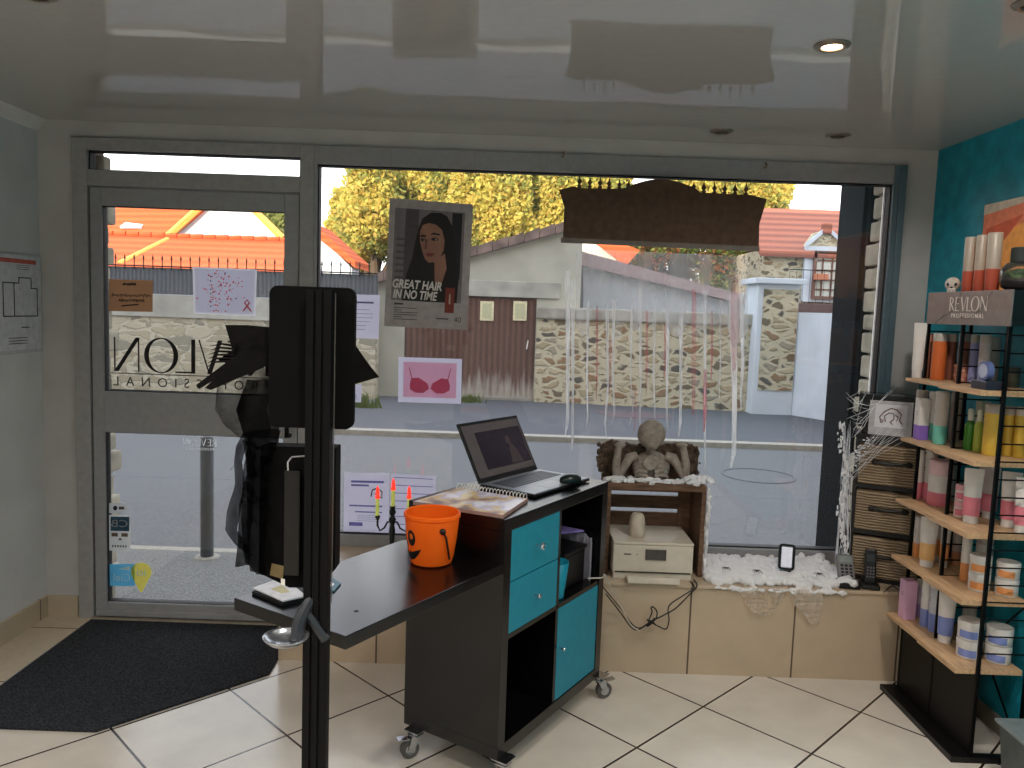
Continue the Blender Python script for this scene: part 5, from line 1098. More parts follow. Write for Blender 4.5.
for k in range(6):
    a_ = rnd.uniform(0, 3.1); d = Vector((math.cos(a_), 0, math.sin(a_)))
    b.tube([c_+d*.02+Vector((0, -.004, .006)), c_+Vector((rnd.uniform(-.006, .006), -.008, rnd.uniform(-.01, .01))), c_-d*.02+Vector((0, -.002, -.006))], .0035, 6)
tag(b.build('cable_knot', smooth=True), 'tight knot of black cable hanging against the seat front', 'cable')
cable('phone_cable', 'thin black cable lying on the seat right of the cordless phone', [pt(884, 592, Z=.406), pt(892, 586, Z=.406), pt(900, 590, Z=.406), pt(893, 578, Z=.406), pt(880, 574, Z=.406)], .0025)
# ---------------------------------------------------------------- WICKER DRAWER UNIT
DM = Matrix.Translation(Vector((1.525, 3.425, .401))) @ Matrix.Rotation(R(-25), 4, 'Z'); DW, DD, DH = .30, .17, .64
t = thing('wicker_drawer_unit', 'black drawer unit with three woven straw drawers in the right window corner', 'drawer unit', DM.translation)
b = MB(mat('dark_unit_frame', (20, 18, 18), .5), DM)
b.box((0, 0, 0), (.016, DD, DH)); b.box((DW-.016, 0, 0), (DW, DD, DH)); b.box((0, DD-.008, 0), (DW, DD, DH))
dz_ = [.03, .235, .44]
for z_ in (0, .21, .415, .615): b.box((.016, .0, z_), (DW-.016, DD-.008, z_+.02))
b.box((-.006, -.008, DH), (DW+.004, DD, DH+.014)); b.build('frame', t)
wick = wave_mat('woven_straw', (176, 156, 130), (112, 94, 74), 26, 'Z', 2.5, .9, .9, bd=.006)
for z_ in (.022, .232, .437):
    b = MB(wick, DM); b.box((.018, -.014, z_), (DW-.018, DD-.02, z_+.175), .008); d = b.build('drawer', t)
    b = MB(spm, DM); cx = DW/2+.0; zz = z_+.10
    b.tube([(cx-.065, -.018, zz), (cx, -.024, zz-.002), (cx+.065, -.018, zz)], [.007, .009, .007], 8); 
    for s_ in (-1, 1): b.ico((cx+s_*.066, -.018, zz), (.016, .008, .013), 2)
    b.build('handle', d, True)
t = thing('black_screen_box', 'black rectangular box with sloping top standing on the wicker drawers', 'box', DM @ Vector((.15, .08, DH+.015)))
b = MB(mat('gloss_black_green', (14, 20, 22), .2), DM); b.prism([(0, .012, DH+.045), (DW, .012, DH+.045), (DW, .012, DH+.19), (0, .012, DH+.19)], (0, .13, 0), .004); b.box((.02, .02, DH+.0145), (DW-.02, .13, DH+.045)); b.build('housing', t)
t = thing('drawing_card', 'white card with a line drawing of a curly haired face, leaning on the black box', 'card', DM @ Vector((.2, .0, DH+.02)))
b = MB(mat('grey_card', (186, 184, 188), .7), DM); b.prism([(.045, -.004, DH+.016), (.215, -.004, DH+.016), (.215, .006, DH+.165), (.045, .006, DH+.165)], (0, .003, 0)); b.build('mount', t)
b = MB(paper, DM); b.prism([(.068, -.0045, DH+.05), (.192, -.0045, DH+.05), (.192, .0025, DH+.15), (.068, .0025, DH+.15)], (0, .001, 0)); b.build('paper', t)
b = MB(mat('sepia_line', (112, 84, 72), .8), DM); 
def dl(pts_): b.tube([(.069+.12*u, -.0075+.007*v, DH+.05+.10*v) for u, v in pts_], .0022, 5)
dl([(.2, .2), (.15, .45), (.3, .7), (.5, .85), (.7, .8), (.85, .6), (.8, .35), (.9, .2)]); dl([(.35, .25), (.3, .5), (.45, .65), (.6, .62), (.62, .4), (.5, .25), (.6, .15)]); dl([(.2, .35), (.28, .3), (.22, .2)]); dl([(.65, .55), (.75, .5), (.7, .3)])
b.build('line_drawing', t)
# webs around the drawer unit
b = MB(paperglow('web_fibre', (240, 242, 246), .4)); rnd = random.Random(17)
def pw2(px, py, Y): return pt(px, py, Y=Y)
anch = [(855, 400), (848, 440), (846, 470), (842, 520), (840, 560), (846, 420), (850, 398), (878, 392)]
for k in range(70):
    if k < 34: a_ = (rnd.uniform(843, 851), rnd.uniform(415, 470)); c_ = (rnd.uniform(834, 850), rnd.uniform(480, 592)); r_ = rnd.uniform(.0004, .0012)
    elif k < 54: a_ = (rnd.uniform(842, 850), rnd.uniform(455, 485)); c_ = (rnd.uniform(885, 912), rnd.uniform(408, 440)); r_ = rnd.uniform(.0003, .0008)
    else: a_ = (rnd.uniform(846, 856), rnd.uniform(392, 440)); c_ = (rnd.uniform(862, 900), rnd.uniform(385, 425)); r_ = rnd.uniform(.0003, .001)
    ya = 3.40; yb_ = 3.40-(c_[0]-845)*.0022-.005
    A, B = pw2(*a_, ya), pw2(*c_, yb_); m_ = (A+B)/2+Vector((rnd.uniform(-.01, .01), -.005, rnd.uniform(-.03, .0)))
    b.tube([A, (A+m_)/2+Vector((rnd.uniform(-.004, .004), 0, 0)), m_, (m_+B)/2, B], [r_*.5, r_*1.4, r_, r_*1.3, r_*.4], 5)
b.use(cot)
for k in range(170): y_ = rnd.uniform(424, 592); x_ = rnd.gauss(843.5+2.5*math.sin(y_*.07), 1.6); r_ = rnd.uniform(.0018, .0055); b.ico(pw2(x_, y_, 3.385), (r_, r_, r_*rnd.uniform(2, 4)), 1, .5)
for k in range(30): u_ = rnd.random(); b.ico(pw2(851+20*u_+rnd.gauss(0, 2), 462-22*u_+rnd.gauss(0, 3), 3.36), (.006, .004, .003), 1, .5)
tag(b.build('spider_web', smooth=True), 'white fake spider web stretched over the wicker drawer unit', 'spider web', kind='stuff')
# ---------------------------------------------------------------- PRODUCT SHELF
SX0, SX1 = 1.60, 1.835
t = thing('product_shelf', 'black wire display rack with oak boards and a grey logo header by the teal wall', 'shelf', (1.72, 2.92, 0))
ZS = [.338, .587, .825, 1.08, 1.325]
for z_ in ZS:
    b = MB(oak); b.box((SX0, 2.935, z_-.014), (SX1, 3.185, z_), .0015); b.build('shelf_board', t)
    b = MB(oak); b.box((SX0-.002, 2.665, z_-.019), (SX1, 2.93, z_-.005+.005), .0015); b.build('shelf_board', t)
for y_ in (3.175, 2.932, 2.655):
    b = MB(blackmet)
    for x_ in (1.672, 1.842): b.box((x_-.006, y_-.005, .03), (x_+.006, y_+.005, 1.55))
    z_ = .40
    while z_ < 1.54: b.tube([(1.672, y_, z_), (1.842, y_, z_)], .0028, 5); z_ += .062
    b.build('ladder_upright', t)
b = MB(mat('header_grey', (118, 114, 110), .35, metal=.3)); b.box((1.655, 2.630, 1.545), (1.660, 3.165, 1.668), .001); hd = b.build('header_panel', t)
b = MB(blackm); b.box((1.660, 2.632, 1.548), (1.842, 3.163, 1.667)); b.build('header_box', t)
hm = facing((1.6545, 2.885, 1.622), (0, -1, 0)); b = MB(mat('header_white', (214, 208, 200), .5)); logo(b, hm, .052, ext=.0005); b.build('logo_lettering', hd)
b = MB(mat('header_white', (214, 208, 200), .5)); b.text('PROFESSIONAL', .024, facing((1.6545, 2.885, 1.578), (0, -1, 0)), space=1.35); b.build('small_lettering', hd)
b = MB(spm); b.tube([(1.654, 3.10, 1.548), (1.653, 3.04, 1.575), (1.653, 2.97, 1.60), (1.653, 2.93, 1.665)], .0006, 4); b.tube([(1.653, 2.95, 1.59), (1.653, 2.88, 1.565), (1.653, 2.80, 1.60), (1.653, 2.74, 1.665)], .0006, 4); b.ico((1.652, 2.91, 1.572), .003, 1); b.build('web_thread', hd)
b = MB(mat('rack_black_board', (12, 12, 12), .5, spec=.3)); b.box((1.668, 2.66, .0), (1.680, 3.185, .322), .002); b.build('base_board', t)
b = MB(blackm); b.box((1.60, 2.645, 0), (1.668, 3.19, .024), .003); b.box((1.668, 2.645, 0), (1.85, 2.675, .024), .003); b.box((1.668, 3.16, 0), (1.85, 3.19, .024), .003); b.build('foot_frame', t)
b = MB(blackmet); b.tube([(1.842, 3.175, .60), (1.842, 2.655, .05)], .004, 5); b.tube([(1.842, 3.175, .05), (1.842, 2.655, .60)], .004, 5); b.build('cross_brace', t)
# products
def cmat(c, r_=.35): return mat('pack_%d_%d_%d' % c, c, r_, var=.02)
WH = (222, 218, 214); GY = (176, 168, 160)
def seg_lathe(b, c, segs, n=20, sx=1, sy=1):
    "segs: list of (r, z) profile interleaved with colours: [(col,[(r,z)...]),...]"
    for col, pf in segs: b.use(cmat(col)); b.lathe(pf, c, n, sx, sy)
PLACED = []
def settle(cx, ratio, r, zs, grow=True):
    def bad(x, y): return any(abs(z-zs) < .001 and (x-a)**2+(y-c)**2 < (r+q+.0008)**2 for a, c, q, z in PLACED)
    def fix(y, x=1.8):
        if x+r > 1.663 and abs(y-2.932) < r+.007: y = 2.932+(r+.008)*(1 if y > 2.932 else -1)
        return min(3.20-r, max(2.662+r, y))
    x = cx; y = fix(x*ratio, x)
    while bad(x, y) and x < SX1-r-.002:
        x += .003; y = fix(x*ratio, x)
    k = 0
    while bad(x, y) and k < 60: y += .003; k += 1
    PLACED.append((x, y, r, zs)); return Vector((x, y, zs+.001))
def prod(kind, bx, by, ty, wpx, zs, lab, cat, cols, cap=None, band=.35, group=None):
    p = pt(bx, by, Z=zs+.001); depth = (p-Vector((0, 0, H))).dot(FW); w = wpx*depth/F; top = pt(bx, ty, Y=p.y).z; h = max(.02, top-zs)
    r = w/2; cx_ = min(max(p.x+r*.5, SX0+r+.003), 1.662 if False else SX1-r); c = settle(cx_, p.y/p.x, r, zs)
    if abs(c.y-2.932) < r+.004 and kind != 'tube' and False: pass
    if kind == 'bottle':
        t = thing('shampoo_bottle', lab, cat, c, group); b = MB(cmat(cols[0])); zb = h*band
        b.lathe([(r*.94, 0), (r, .004), (r, zb)], c, 24); b.use(cmat(cols[1])); b.lathe([(r, zb), (r, h*.80), (r*.98, h*.83)], c, 24); b.build('bottle_body', t, True)
        b = MB(cmat(cols[2] if len(cols) > 2 else cols[1])); b.lathe([(r*.98, h*.832), (r*.98, h*.985), (r*.9, h)], c, 24); b.build('cap', t, True)
        b = MB(cmat((120, 110, 108))); M_ = facing(c+Vector((-r-.0004, 0, h*.62)), (0, -1, 0), (0, 0, 1))
        for k in range(3): b.box((c.x-r-.0006, c.y-r*.25, c.z+h*(.58+.03*k)), (c.x-r*.96, c.y+r*.25, c.z+h*(.585+.03*k)))
        b.build('print', t)
    elif kind == 'pump':
        t = thing('spray_bottle', lab, cat, c, group); b = MB(cmat(cols[0], .15)); b.lathe([(r*.9, 0), (r, .005), (r, h*.62), (r*.5, h*.70), (r*.45, h*.72)], c, 24); b.build('bottle_body', t, True)
        b = MB(cmat(cols[1])); b.lathe([(r*.6, h*.72), (r*.62, h*.94), (r*.5, h)], c, 16); b.build('cap', t, True)
    elif kind == 'jar':
        t = thing('cream_jar', lab, cat, c, group); b = MB(cmat(cols[0])); b.lathe([(r*.92, 0), (r*.97, .004), (r*.97, h*.3)], c, 28); b.use(cmat(cols[1])); b.lathe([(r*.97, h*.3), (r*.97, h*.68)], c, 28); b.build('pot', t, True)
        b = MB(cmat(cols[2])); b.lathe([(r, h*.685), (r*1.0, h*.95), (r*.95, h)], c, 28); b.build('lid', t, True)
    elif kind == 'box':
        t = thing('product_carton', lab, cat, c, group); w2 = r*.85; b = MB(cmat(cols[0])); b.box((c.x-w2, c.y-w2, c.z), (c.x+w2, c.y+w2, c.z+h*band), .001); b.use(cmat(cols[1])); b.box((c.x-w2, c.y-w2, c.z+h*band), (c.x+w2, c.y+w2, c.z+h), .001); b.build('carton', t)
        b = MB(cmat((120, 110, 108))); 
        for k in range(3): b.box((c.x-w2-.0005, c.y-w2*.4, c.z+h*(.6+.04*k)), (c.x-w2, c.y+w2*.4, c.z+h*(.61+.04*k)))
        b.build('print', t)
    elif kind == 'tube':
        band = .48; t = thing('squeeze_tube', lab, cat, c, group); rows = []; n = 24; b = MB(cmat(cols[0]))
        def ring(z_, s_): # s_: 0 round -> 1 flat crimp (wide in x)
            return [(c.x+(r*(1-s_)+r*1.15*s_)*math.cos(2*math.pi*k/n), c.y+(r*.8*(1-s_)+.002*s_)*math.sin(2*math.pi*k/n), c.z+z_) for k in range(n)]
        M_ = Matrix.Translation(c) @ Matrix.Rotation(R(-28), 4, 'Z') @ Matrix.Translation(-c); b.M = M_
        zc_ = h*.14; b.use(cmat(cols[0])); b.grid([ring(zc_+(h*band-zc_)*k/3, .02+.3*k/3) for k in range(4)], True)
        b.use(cmat(cols[1])); b.grid([ring(h*band+(h*.93-h*band)*k/5, .32+.68*k/5) for k in range(6)], True); vr = b.grid([ring(h*.93, 1), ring(h, 1)], True); b.face(vr[-1]); b.build('tube_body', t, True)
        b = MB(cmat(cols[2]), M_); b.lathe([(r*.88, 0), (r*.9, .003), (r*.86, h*.14)], c, 24, 1, .85); b.build('cap', t, True)
    return t
L4, L3, L2, L1, L0 = ZS[4], ZS[3], ZS[2], ZS[1], ZS[0]
PLACED.append((1.65, 2.71, .045, L4))
OR = (206, 104, 50); BR = (130, 78, 60); CO = (176, 112, 92); LI = (150, 150, 196); PU = (140, 108, 196); TE = (112, 196, 180); GN = (60, 120, 40); YG_ = (170, 186, 80); YE = (216, 180, 74); PK = (222, 128, 144); OG = (232, 156, 96); PI = (214, 170, 200); BL = (128, 144, 206)
def stack(bx, by, wpx, hpx, n, z, cols, lab, labs):
    zz = z; first = None
    for k in range(n):
        p = pt(bx, by, Z=z); hh = hpx/n*(p.y*1.02)/F
        p0_ = pt(bx, by, Z=z+.001); depth = (p0_-Vector((0, 0, H))).dot(FW); r = wpx*depth/F/2; cx_ = min(SX1-r, max(p0_.x+r*.5, SX0+r+.003)); first = first or settle(cx_, p0_.y/p0_.x, r, z); c = Vector((first.x, first.y, zz+.001)); h = hpx/n*depth/F
        t = thing('cream_jar', labs[k], 'jar', c, lab); b = MB(cmat(cols[1])); b.lathe([(r*.92, 0), (r*.97, .003), (r*.97, h*.62)], c, 28); b.use(cmat(cols[0])); b.lathe([(r*.975, h*.12), (r*.978, h*.5)], c, 28) if False else None; b.build('pot', t, True)
        b = MB(cmat(cols[0])); rows = [[(c.x+r*.976*math.cos(a_), c.y+r*.976*math.sin(a_), c.z+z_) for a_ in [R(185+q*8) for q in range(12)]] for z_ in (h*.12, h*.52)]; b.grid(rows); b.build('label', t, True)
        b = MB(cmat(cols[2])); b.lathe([(r, h*.63), (r, h*.95), (r*.95, h*.985)], c, 28); b.build('lid', t, True)
        zz += h+.0005
stack(960, 382, 13, 17, 2, L4, ((206, 150, 130), CO, (200, 140, 120)), 'copper jars on the top board', ['small copper jar on the top board, lower of the pair', 'small copper jar on the top board, upper of the pair'])
stack(958, 517, 12.5, 33, 2, L2, (PK, WH, (226, 170, 180)), 'small pink jars on the third board', ['small pink and white jar, lower of the pair on the third board', 'small pink and white jar, upper of the pair on the third board'])
stack(978, 592, 20, 36, 2, L1, (OG, WH, WH), 'orange labelled jars on the fourth board', ['orange labelled jar, lower of the left pair on the fourth board', 'orange labelled jar, upper of the left pair on the fourth board'])
stack(1006, 593, 21, 34, 2, L1, (OG, WH, WH), 'orange labelled jars on the fourth board', ['orange labelled jar, lower of the pair nearest the wall', 'orange labelled jar, upper of the pair nearest the wall'])
stack(968, 660, 24, 38, 2, L0, (BL, WH, WH), 'blue labelled jars on the lowest board', ['blue labelled jar, lower of the left pair on the lowest board', 'blue labelled jar, upper of the left pair on the lowest board'])
stack(997, 661, 24, 36, 2, L0, (BL, WH, WH), 'blue labelled jars on the lowest board', ['blue labelled jar, lower of the pair by the wall on the lowest board', 'blue labelled jar, upper of the pair by the wall on the lowest board'])
PRODUCTS = [
 ('tube', 916.5, 378, 323, 10, L4, 'white tube with a brown wave leaning at the far end of the top board', 'tube', (WH, WH, WH)),
 ('bottle', 926, 378, 334, 8, L4, 'slim brown bottle left of the orange bottle on the top board', 'bottle', (BR, BR, CO)),
 ('bottle', 937, 380, 333.5, 13.5, L4, 'orange bottle with a silver cap on the top board', 'bottle', (OR, OR, GY)),
 ('bottle', 949, 380, 334, 10, L4, 'dark brown bottle right of the orange bottle on the top board', 'bottle', (BR, BR, GY)),
 ('bottle', 962, 374, 333, 9, L4, 'coppery bottle half hidden behind the two small copper jars', 'bottle', (CO, CO, GY)),
 ('bottle', 971.5, 383, 335, 8, L4, 'slim lilac bottle right of the copper jars', 'bottle', (LI, LI, GY)),
 ('bottle', 981, 385, 335, 11, L4, 'lilac bottle with a grey top, second from the copper jars', 'bottle', (LI, (186, 178, 176), GY)),
 ('bottle', 995, 376, 336, 12, L4, 'grey bottle behind the round blue mirror tin on the top board', 'bottle', (GY, GY, GY)),
 ('jar', 1012, 385, 366, 12, L4, 'dark olive jar at the near end of the top board', 'jar', ((70, 74, 60), (90, 88, 74), (60, 62, 54))),
 ('bottle', 909, 436, 389, 11, L3, 'grey bottle with a purple base at the far end of the second board', 'bottle', (PU, GY, GY)),
 ('box', 920, 440, 399, 12, L3, 'white carton with a purple base beside the purple based bottle', 'carton', (PU, WH)),
 ('bottle', 930, 440, 392, 8, L3, 'slim white bottle with a mint base on the second board', 'bottle', (TE, WH, WH)),
 ('bottle', 939, 444.5, 392, 13, L3, 'wide grey white bottle with a mint base on the second board', 'bottle', (TE, (200, 192, 184), (200, 192, 184))),
 ('bottle', 953, 443, 393, 10, L3, 'plain taupe bottle behind the middle upright of the second board', 'bottle', ((160, 146, 134), (160, 146, 134), GY)),
 ('pump', 967, 450, 409, 10, L3, 'dark green bottle with a clear cap on the second board', 'bottle', (GN, (190, 200, 190))),
 ('pump', 977, 452, 410, 9, L3, 'yellow green bottle between the green and the yellow bottles', 'bottle', (YG_, (200, 204, 190))),
 ('box', 980, 444, 400, 11, L3, 'pale green carton behind the yellow green bottle', 'carton', ((190, 196, 160), (200, 204, 184))),
 ('bottle', 990, 456, 405, 16, L3, 'broad yellow bottle in front on the second board', 'bottle', (YE, YE, GY)),
 ('bottle', 1006, 456, 407, 11, L3, 'golden bottle just behind the near ladder upright', 'bottle', ((196, 160, 60), (196, 160, 60), GY)),
 ('bottle', 1018, 457, 407, 11, L3, 'golden bottle nearest the wall behind the ladder rungs', 'bottle', ((196, 160, 60), (196, 160, 60), GY)),
 ('bottle', 914, 498, 450, 8, L2, 'slim white bottle with a pink base at the far end of the third board', 'bottle', (PK, WH, WH)),
 ('bottle', 924, 500, 450.5, 12, L2, 'wide white bottle with a pink base on the third board', 'bottle', (PK, (206, 202, 202), WH)),
 ('bottle', 941, 492, 452, 11, L2, 'grey white bottle behind the big pink lidded pot', 'bottle', ((196, 190, 190), (196, 190, 190), GY)),
 ('jar', 938, 507, 462, 22, L2, 'big white pot with a pink banded lid on the third board', 'jar', (PK, WH, (226, 190, 196))),
 ('tube', 970, 524, 470, 15, L2, 'front pink and white tube on the third board', 'tube', (PK, WH, WH)),
 ('tube', 984, 517, 467, 13, L2, 'second pink and white tube, behind the front one', 'tube', (PK, (206, 200, 200), WH)),
 ('tube', 993, 521, 470, 11, L2, 'third pink and white tube, left of the near upright', 'tube', (PK, (200, 194, 194), WH)),
 ('tube', 1008, 525, 471, 15, L2, 'pink and white tube seen through the near ladder rungs', 'tube', (PK, WH, WH)),
 ('tube', 1022, 524, 472, 14, L2, 'pink and white tube nearest the wall on the third board', 'tube', (PK, WH, WH)),
 ('box', 917, 558, 517.6, 8, L1, 'narrow white and orange carton at the far end of the fourth board', 'carton', (OG, WH)),
 ('tube', 926, 568, 519, 14, L1, 'front orange and white tube on the fourth board', 'tube', ((228, 180, 120), WH, WH)),
 ('tube', 935, 562, 516, 12, L1, 'orange and white tube just behind the front one on the fourth board', 'tube', (OG, (210, 204, 200), WH)),
 ('tube', 943, 568, 520, 8, L1, 'narrow orange tube beside the middle upright of the fourth board', 'tube', (OG, (206, 200, 196), WH)),
 ('bottle', 956, 566, 526, 10, L1, 'dull orange bottle behind the middle ladder rungs', 'bottle', ((186, 130, 96), (176, 166, 158), GY)),
 ('bottle', 964, 581, 531, 9, L1, 'tall slim white bottle with an orange base on the fourth board', 'bottle', (OG, WH, WH)),
 ('bottle', 979, 574, 532, 15, L1, 'tall plain greyish bottle behind the orange labelled jars', 'bottle', ((204, 200, 194), (204, 200, 194), GY)),
 ('box', 906, 620, 582, 14, L0, 'pink carton at the far end of the lowest board', 'carton', (PI, PI)),
 ('bottle', 918, 617, 581, 8, L0, 'slim lilac bottle right behind the pink carton', 'bottle', ((178, 150, 200), (206, 190, 214), WH)),
 ('bottle', 924, 627, 577, 9, L0, 'slim white bottle with a blue base on the lowest board', 'bottle', (BL, WH, WH)),
 ('bottle', 934, 633, 581, 13, L0, 'wide grey white bottle with a pale blue base on the lowest board', 'bottle', (BL, (196, 198, 206), WH)),
 ('tube', 944, 644, 591, 14, L0, 'white tube with a pale blue base on the lowest board', 'tube', (BL, WH, WH)),
 ('tube', 971, 640, 601, 12, L0, 'pale grey tube standing behind the blue labelled jars', 'tube', (GY, (200, 196, 190), WH)),
]
for a in sorted(PRODUCTS, key=lambda a: (a[5], round(pt(a[1], a[2], Z=a[5]+.001).x, 3)+(-.05 if a[4] > 20 else 0))): prod(*a)
# round blue tin on edge, on dark box
p = pt(993, 385, Z=L4); c = Vector((1.645, 2.71, L4))
t = thing('round_blue_tin', 'round blue framed tin standing on edge on a dark box, top board', 'tin', c)
b = MB(cmat((40, 40, 52))); b.box((c.x-.03, c.y-.045, L4+.001), (c.x+.04, c.y+.045, L4+.03), .003); b.build('dark_box', t)
b = MB(cmat((90, 104, 150))); q = Vector((c.x-.01, c.y, L4+.03+.034)); b.cyl(q+Vector((-.008, 0, 0)), q+Vector((.012, 0, 0)), .034, n=28); b.build('rim', t, True)
b = MB(cmat((170, 176, 200), .1)); b.cyl(q+Vector((-.0095, 0, 0)), q+Vector((-.007, 0, 0)), .025, n=28); b.build('face', t, True)
# on the header
ZT = 1.668
for i, (bx, tx, w, lab) in enumerate([(966.5, 238, 11, 'tall grey and rust can on the rack header, leftmost of three'), (978, 236, 11, 'tall grey and rust can on the rack header, middle of three'), (991, 233.5, 14, 'tall grey and rust can on the rack header, rightmost of three')]):
    p = pt(bx, 290, X=1.70); z_ = pt(bx, tx, X=1.70).z; r = w*2.8/F/2*.95; t = thing('spray_can', lab, 'spray can', (1.70, p.y, ZT), 'tall cans on the rack header'); h = z_-ZT
    b = MB(cmat((168, 76, 56))); b.lathe([(r*.95, 0), (r, .003), (r, h*.38)], (1.70, p.y, ZT), 24); b.use(cmat((166, 154, 140))); b.lathe([(r, h*.38), (r, h*.99), (r*.95, h)], (1.70, p.y, ZT), 24); b.build('can_body', t, True)
    b = MB(white); b.lathe([(r*.62, h), (r*.6, h*1.004)], (1.70, p.y, ZT), 16); b.build('nozzle', t)
p = pt(952, 292, X=1.70); sk = Vector((1.70, p.y, ZT)); bone = mat('bone_white', (206, 200, 190), .6)
t = thing('toy_skull', 'small white toy skull on top of the rack header', 'skull', sk)
SK = Matrix.Translation(sk) @ Matrix.Rotation(R(52), 4, 'Z') @ Matrix.Translation(-sk)
b = MB(bone, SK); b.ico(sk+Vector((0, 0, .034)), (.030, .027, .027), 3); b.box((sk.x-.026, sk.y-.015, ZT), (sk.x+.0, sk.y+.015, ZT+.018), .005); b.build('cranium', t, True)
b = MB(spm, SK)
for dy, dz2, rr_ in ((-.012, .032, .0075), (.010, .032, .0075), (-.001, .020, .0035)): b.ico((sk.x-.026+abs(dy)*.25, sk.y+dy, ZT+dz2), (.005, rr_, rr_), 2)
for k in range(5): b.box((sk.x-.0268, sk.y-.011+k*.005, ZT+.003), (sk.x-.0255, sk.y-.010+k*.005, ZT+.013))
b.build('sockets', t, True)
# terrarium
p = pt(1016, 290, X=1.74); tc_ = Vector((1.75, p.y, ZT)); 
t = thing('glass_terrarium', 'round glass jar of moss with a dark lid on the rack header', 'terrarium', tc_)
b = MB(glass_mat('jar_glass', amount=1.2, haze=.08)); b.lathe([(.035, 0), (.055, .012), (.066, .04), (.064, .07), (.045, .095), (.032, .10)], tc_, 28); b.build('glass_jar', t, True)
b = MB(mat('moss_green', (64, 92, 40), .95, var=.3, scale=60, bump=1)); b.ico(tc_+Vector((0, 0, .055)), (.05, .05, .024), 3, .5, 30); b.use(mat('dark_soil', (52, 42, 32), .95)); b.lathe([(.032, .003), (.052, .014), (.058, .035), (.05, .045)], tc_, 24); b.build('moss', t, True)
b = MB(mat('dark_cork', (40, 46, 44), .7)); b.lathe([(.030, .098), (.034, .10), (.034, .148), (.030, .15)], tc_, 24); b.build('lid', t, True)
# painting on the right wall
t = thing('wall_painting', 'orange and salmon abstract picture on the teal wall above the rack', 'picture', (XR-.01, 3.0, 1.65))
def RP(y_, z_, d=.018): return Vector((XR-d, y_, z_))
ya, yb_ = 3.225, 2.55; z0, z1 = 1.62, 2.03
b = MB(mat('salmon_canvas', (224, 130, 96), .8)); b.box((XR-.017, yb_, z0), (XR-.001, ya, z1), .002); b.build('canvas', t)
def shp(c_, pts_, d): 
    b = MB(mat('paint_%d_%d_%d' % c_, c_, .8)); b.prism([RP(ya+(yb_-ya)*u, z0+(z1-z0)*v, d) for u, v in pts_], (.0004, 0, 0)); b.build('painted_patch', t)
shp((206, 196, 176), [(0, .90), (.5, .96), (.9, 1), (0, 1)], .0178); shp((240, 164, 84), [(0, 0), (0, .45), (.12, .52), (.3, .74), (.6, .82), (1, .86), (1, 0)], .0180); shp((206, 96, 66), [(.03, .55), (.2, .6), (.38, .84), (.04, .76)], .0184)
# trash bin
p = pt(1012, 726, Z=.27); t = thing('waste_bin', 'grey waste bin at the lower right edge, beside the rack', 'bin', (1.80, 2.42, 0))
b = MB(mat('grey_bin', (78, 84, 84), .4)); b.prism([(1.70, 2.32, 0), (1.88, 2.32, 0), (1.88, 2.56, 0), (1.70, 2.56, 0)], (0, 0, .20))
for v in b.bm.verts:
    if v.co.z < .1: v.co.x = 1.79+(v.co.x-1.79)*.82; v.co.y = 2.44+(v.co.y-2.44)*.82
b.build('bin_body', t)
b = MB(mat('bin_rim', (120, 130, 132), .35)); rect = [(1.69, 2.31), (1.89, 2.31), (1.89, 2.57), (1.69, 2.57)]; b.prism([(x, y, .20) for x, y in rect], (0, 0, .012), .003); b.build('rim', t)
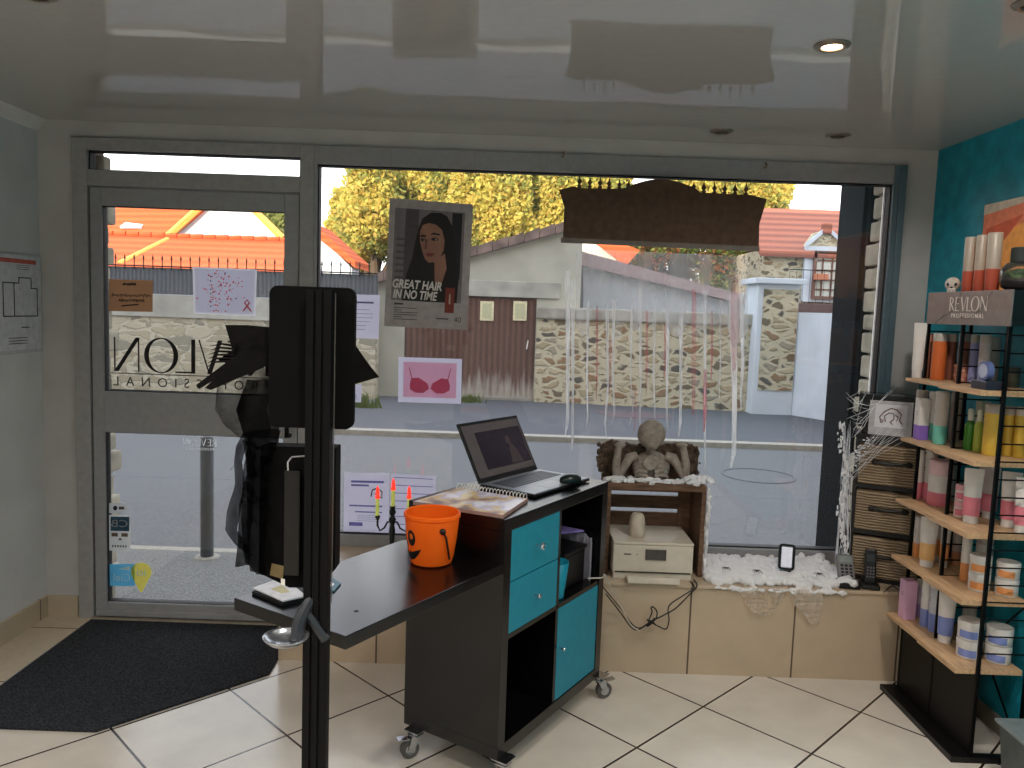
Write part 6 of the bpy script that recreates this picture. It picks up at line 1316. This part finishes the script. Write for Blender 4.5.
# ---------------------------------------------------------------- LIGHTS
bulb_on = mat('lit_bulb', (255, 230, 190), .4, emit=(255, 214, 160), estr=14); bulb_off = mat('unlit_bulb', (70, 66, 62), .2)
ringm = mat('brushed_ring', (150, 140, 130), .3, metal=.7)
def downlight(x, y, on, lab, W=0, spot=115, blend=.8):
    t = thing('downlight', lab, 'ceiling light', (x, y, ZC-.001), 'recessed ceiling spots')
    b = MB(ringm); b.lathe([(.030, ZC-.001), (.030, ZC-.008), (.038, ZC-.010), (.050, ZC-.004), (.051, ZC-.0005)], (x, y, 0), 28); b.build('ring', t, True)
    b = MB(bulb_on if on else bulb_off); b.lathe([(.0285, ZC-.003), (.0285, ZC-.005), (.01, ZC-.0055)], (x, y, 0), 24); b.build('bulb', t, True)
    if W:
        l = bpy.data.lights.new('spot', 'SPOT'); l.energy = W; l.color = (1, .93, .86); l.spot_size = R(spot); l.spot_blend = blend; l.shadow_soft_size = .04
        o = bpy.data.objects.new('downlight_lamp', l); C.objects.link(o); o.location = (0, 0, -.02); o.parent = t
downlight(.884, 2.333, True, 'lit recessed spot in the glossy ceiling, right of centre', 12)
downlight(.854, 3.419, False, 'unlit recessed spot near the window head, left one of two')
downlight(1.347, 3.419, False, 'unlit recessed spot near the window head, right one of two')
downlight(-1.296, 2.16, False, 'unlit recessed spot cut off at the top left of the photo')
downlight(1.24, 1.99, False, 'recessed spot cut off at the top right corner of the photo', 42, 168, .25)  # bulb stays unlit; wide lamp added here to brighten the teal wall
for x in (-1.3, .0, 1.3):
    for y in (.9, -.8, -2.5): downlight(x, y, True, 'unseen recessed ceiling spot added behind the camera to light the room', 95 if x < -1 else 64, 150)  # grid of unseen spots added to brighten the room from behind
sun = bpy.data.lights.new('sun', 'SUN'); sun.energy = 8; sun.color = (1, .85, .64); sun.angle = R(.6)
so = bpy.data.objects.new('sun', sun); C.objects.link(so); so.rotation_euler = Vector((.34, .90, -.30)).to_track_quat('-Z', 'Y').to_euler()
w = bpy.data.worlds.new('sky'); bpy.context.scene.world = w; w.use_nodes = True; N = w.node_tree.nodes; L = w.node_tree.links; bg = N['Background']
tc = N.new('ShaderNodeTexCoord'); sp = N.new('ShaderNodeSeparateXYZ'); L.new(tc.outputs['Generated'], sp.inputs[0]); cr = N.new('ShaderNodeValToRGB'); L.new(sp.outputs['Z'], cr.inputs['Fac'])
e = cr.color_ramp.elements; e[0].position = 0; e[0].color = (1, .96, .90, 1); e[1].position = .7; e[1].color = (.78, .87, 1, 1); x_ = e.new(.18); x_.color = (.95, .97, 1, 1)
L.new(cr.outputs[0], bg.inputs[0]); bg.inputs[1].default_value = 3.0
sc = bpy.context.scene; sc.view_settings.view_transform = 'Standard'; sc.view_settings.look = 'None'; sc.view_settings.gamma = 1; sc.view_settings.exposure = 0.0; sc.view_settings.use_curve_mapping = False
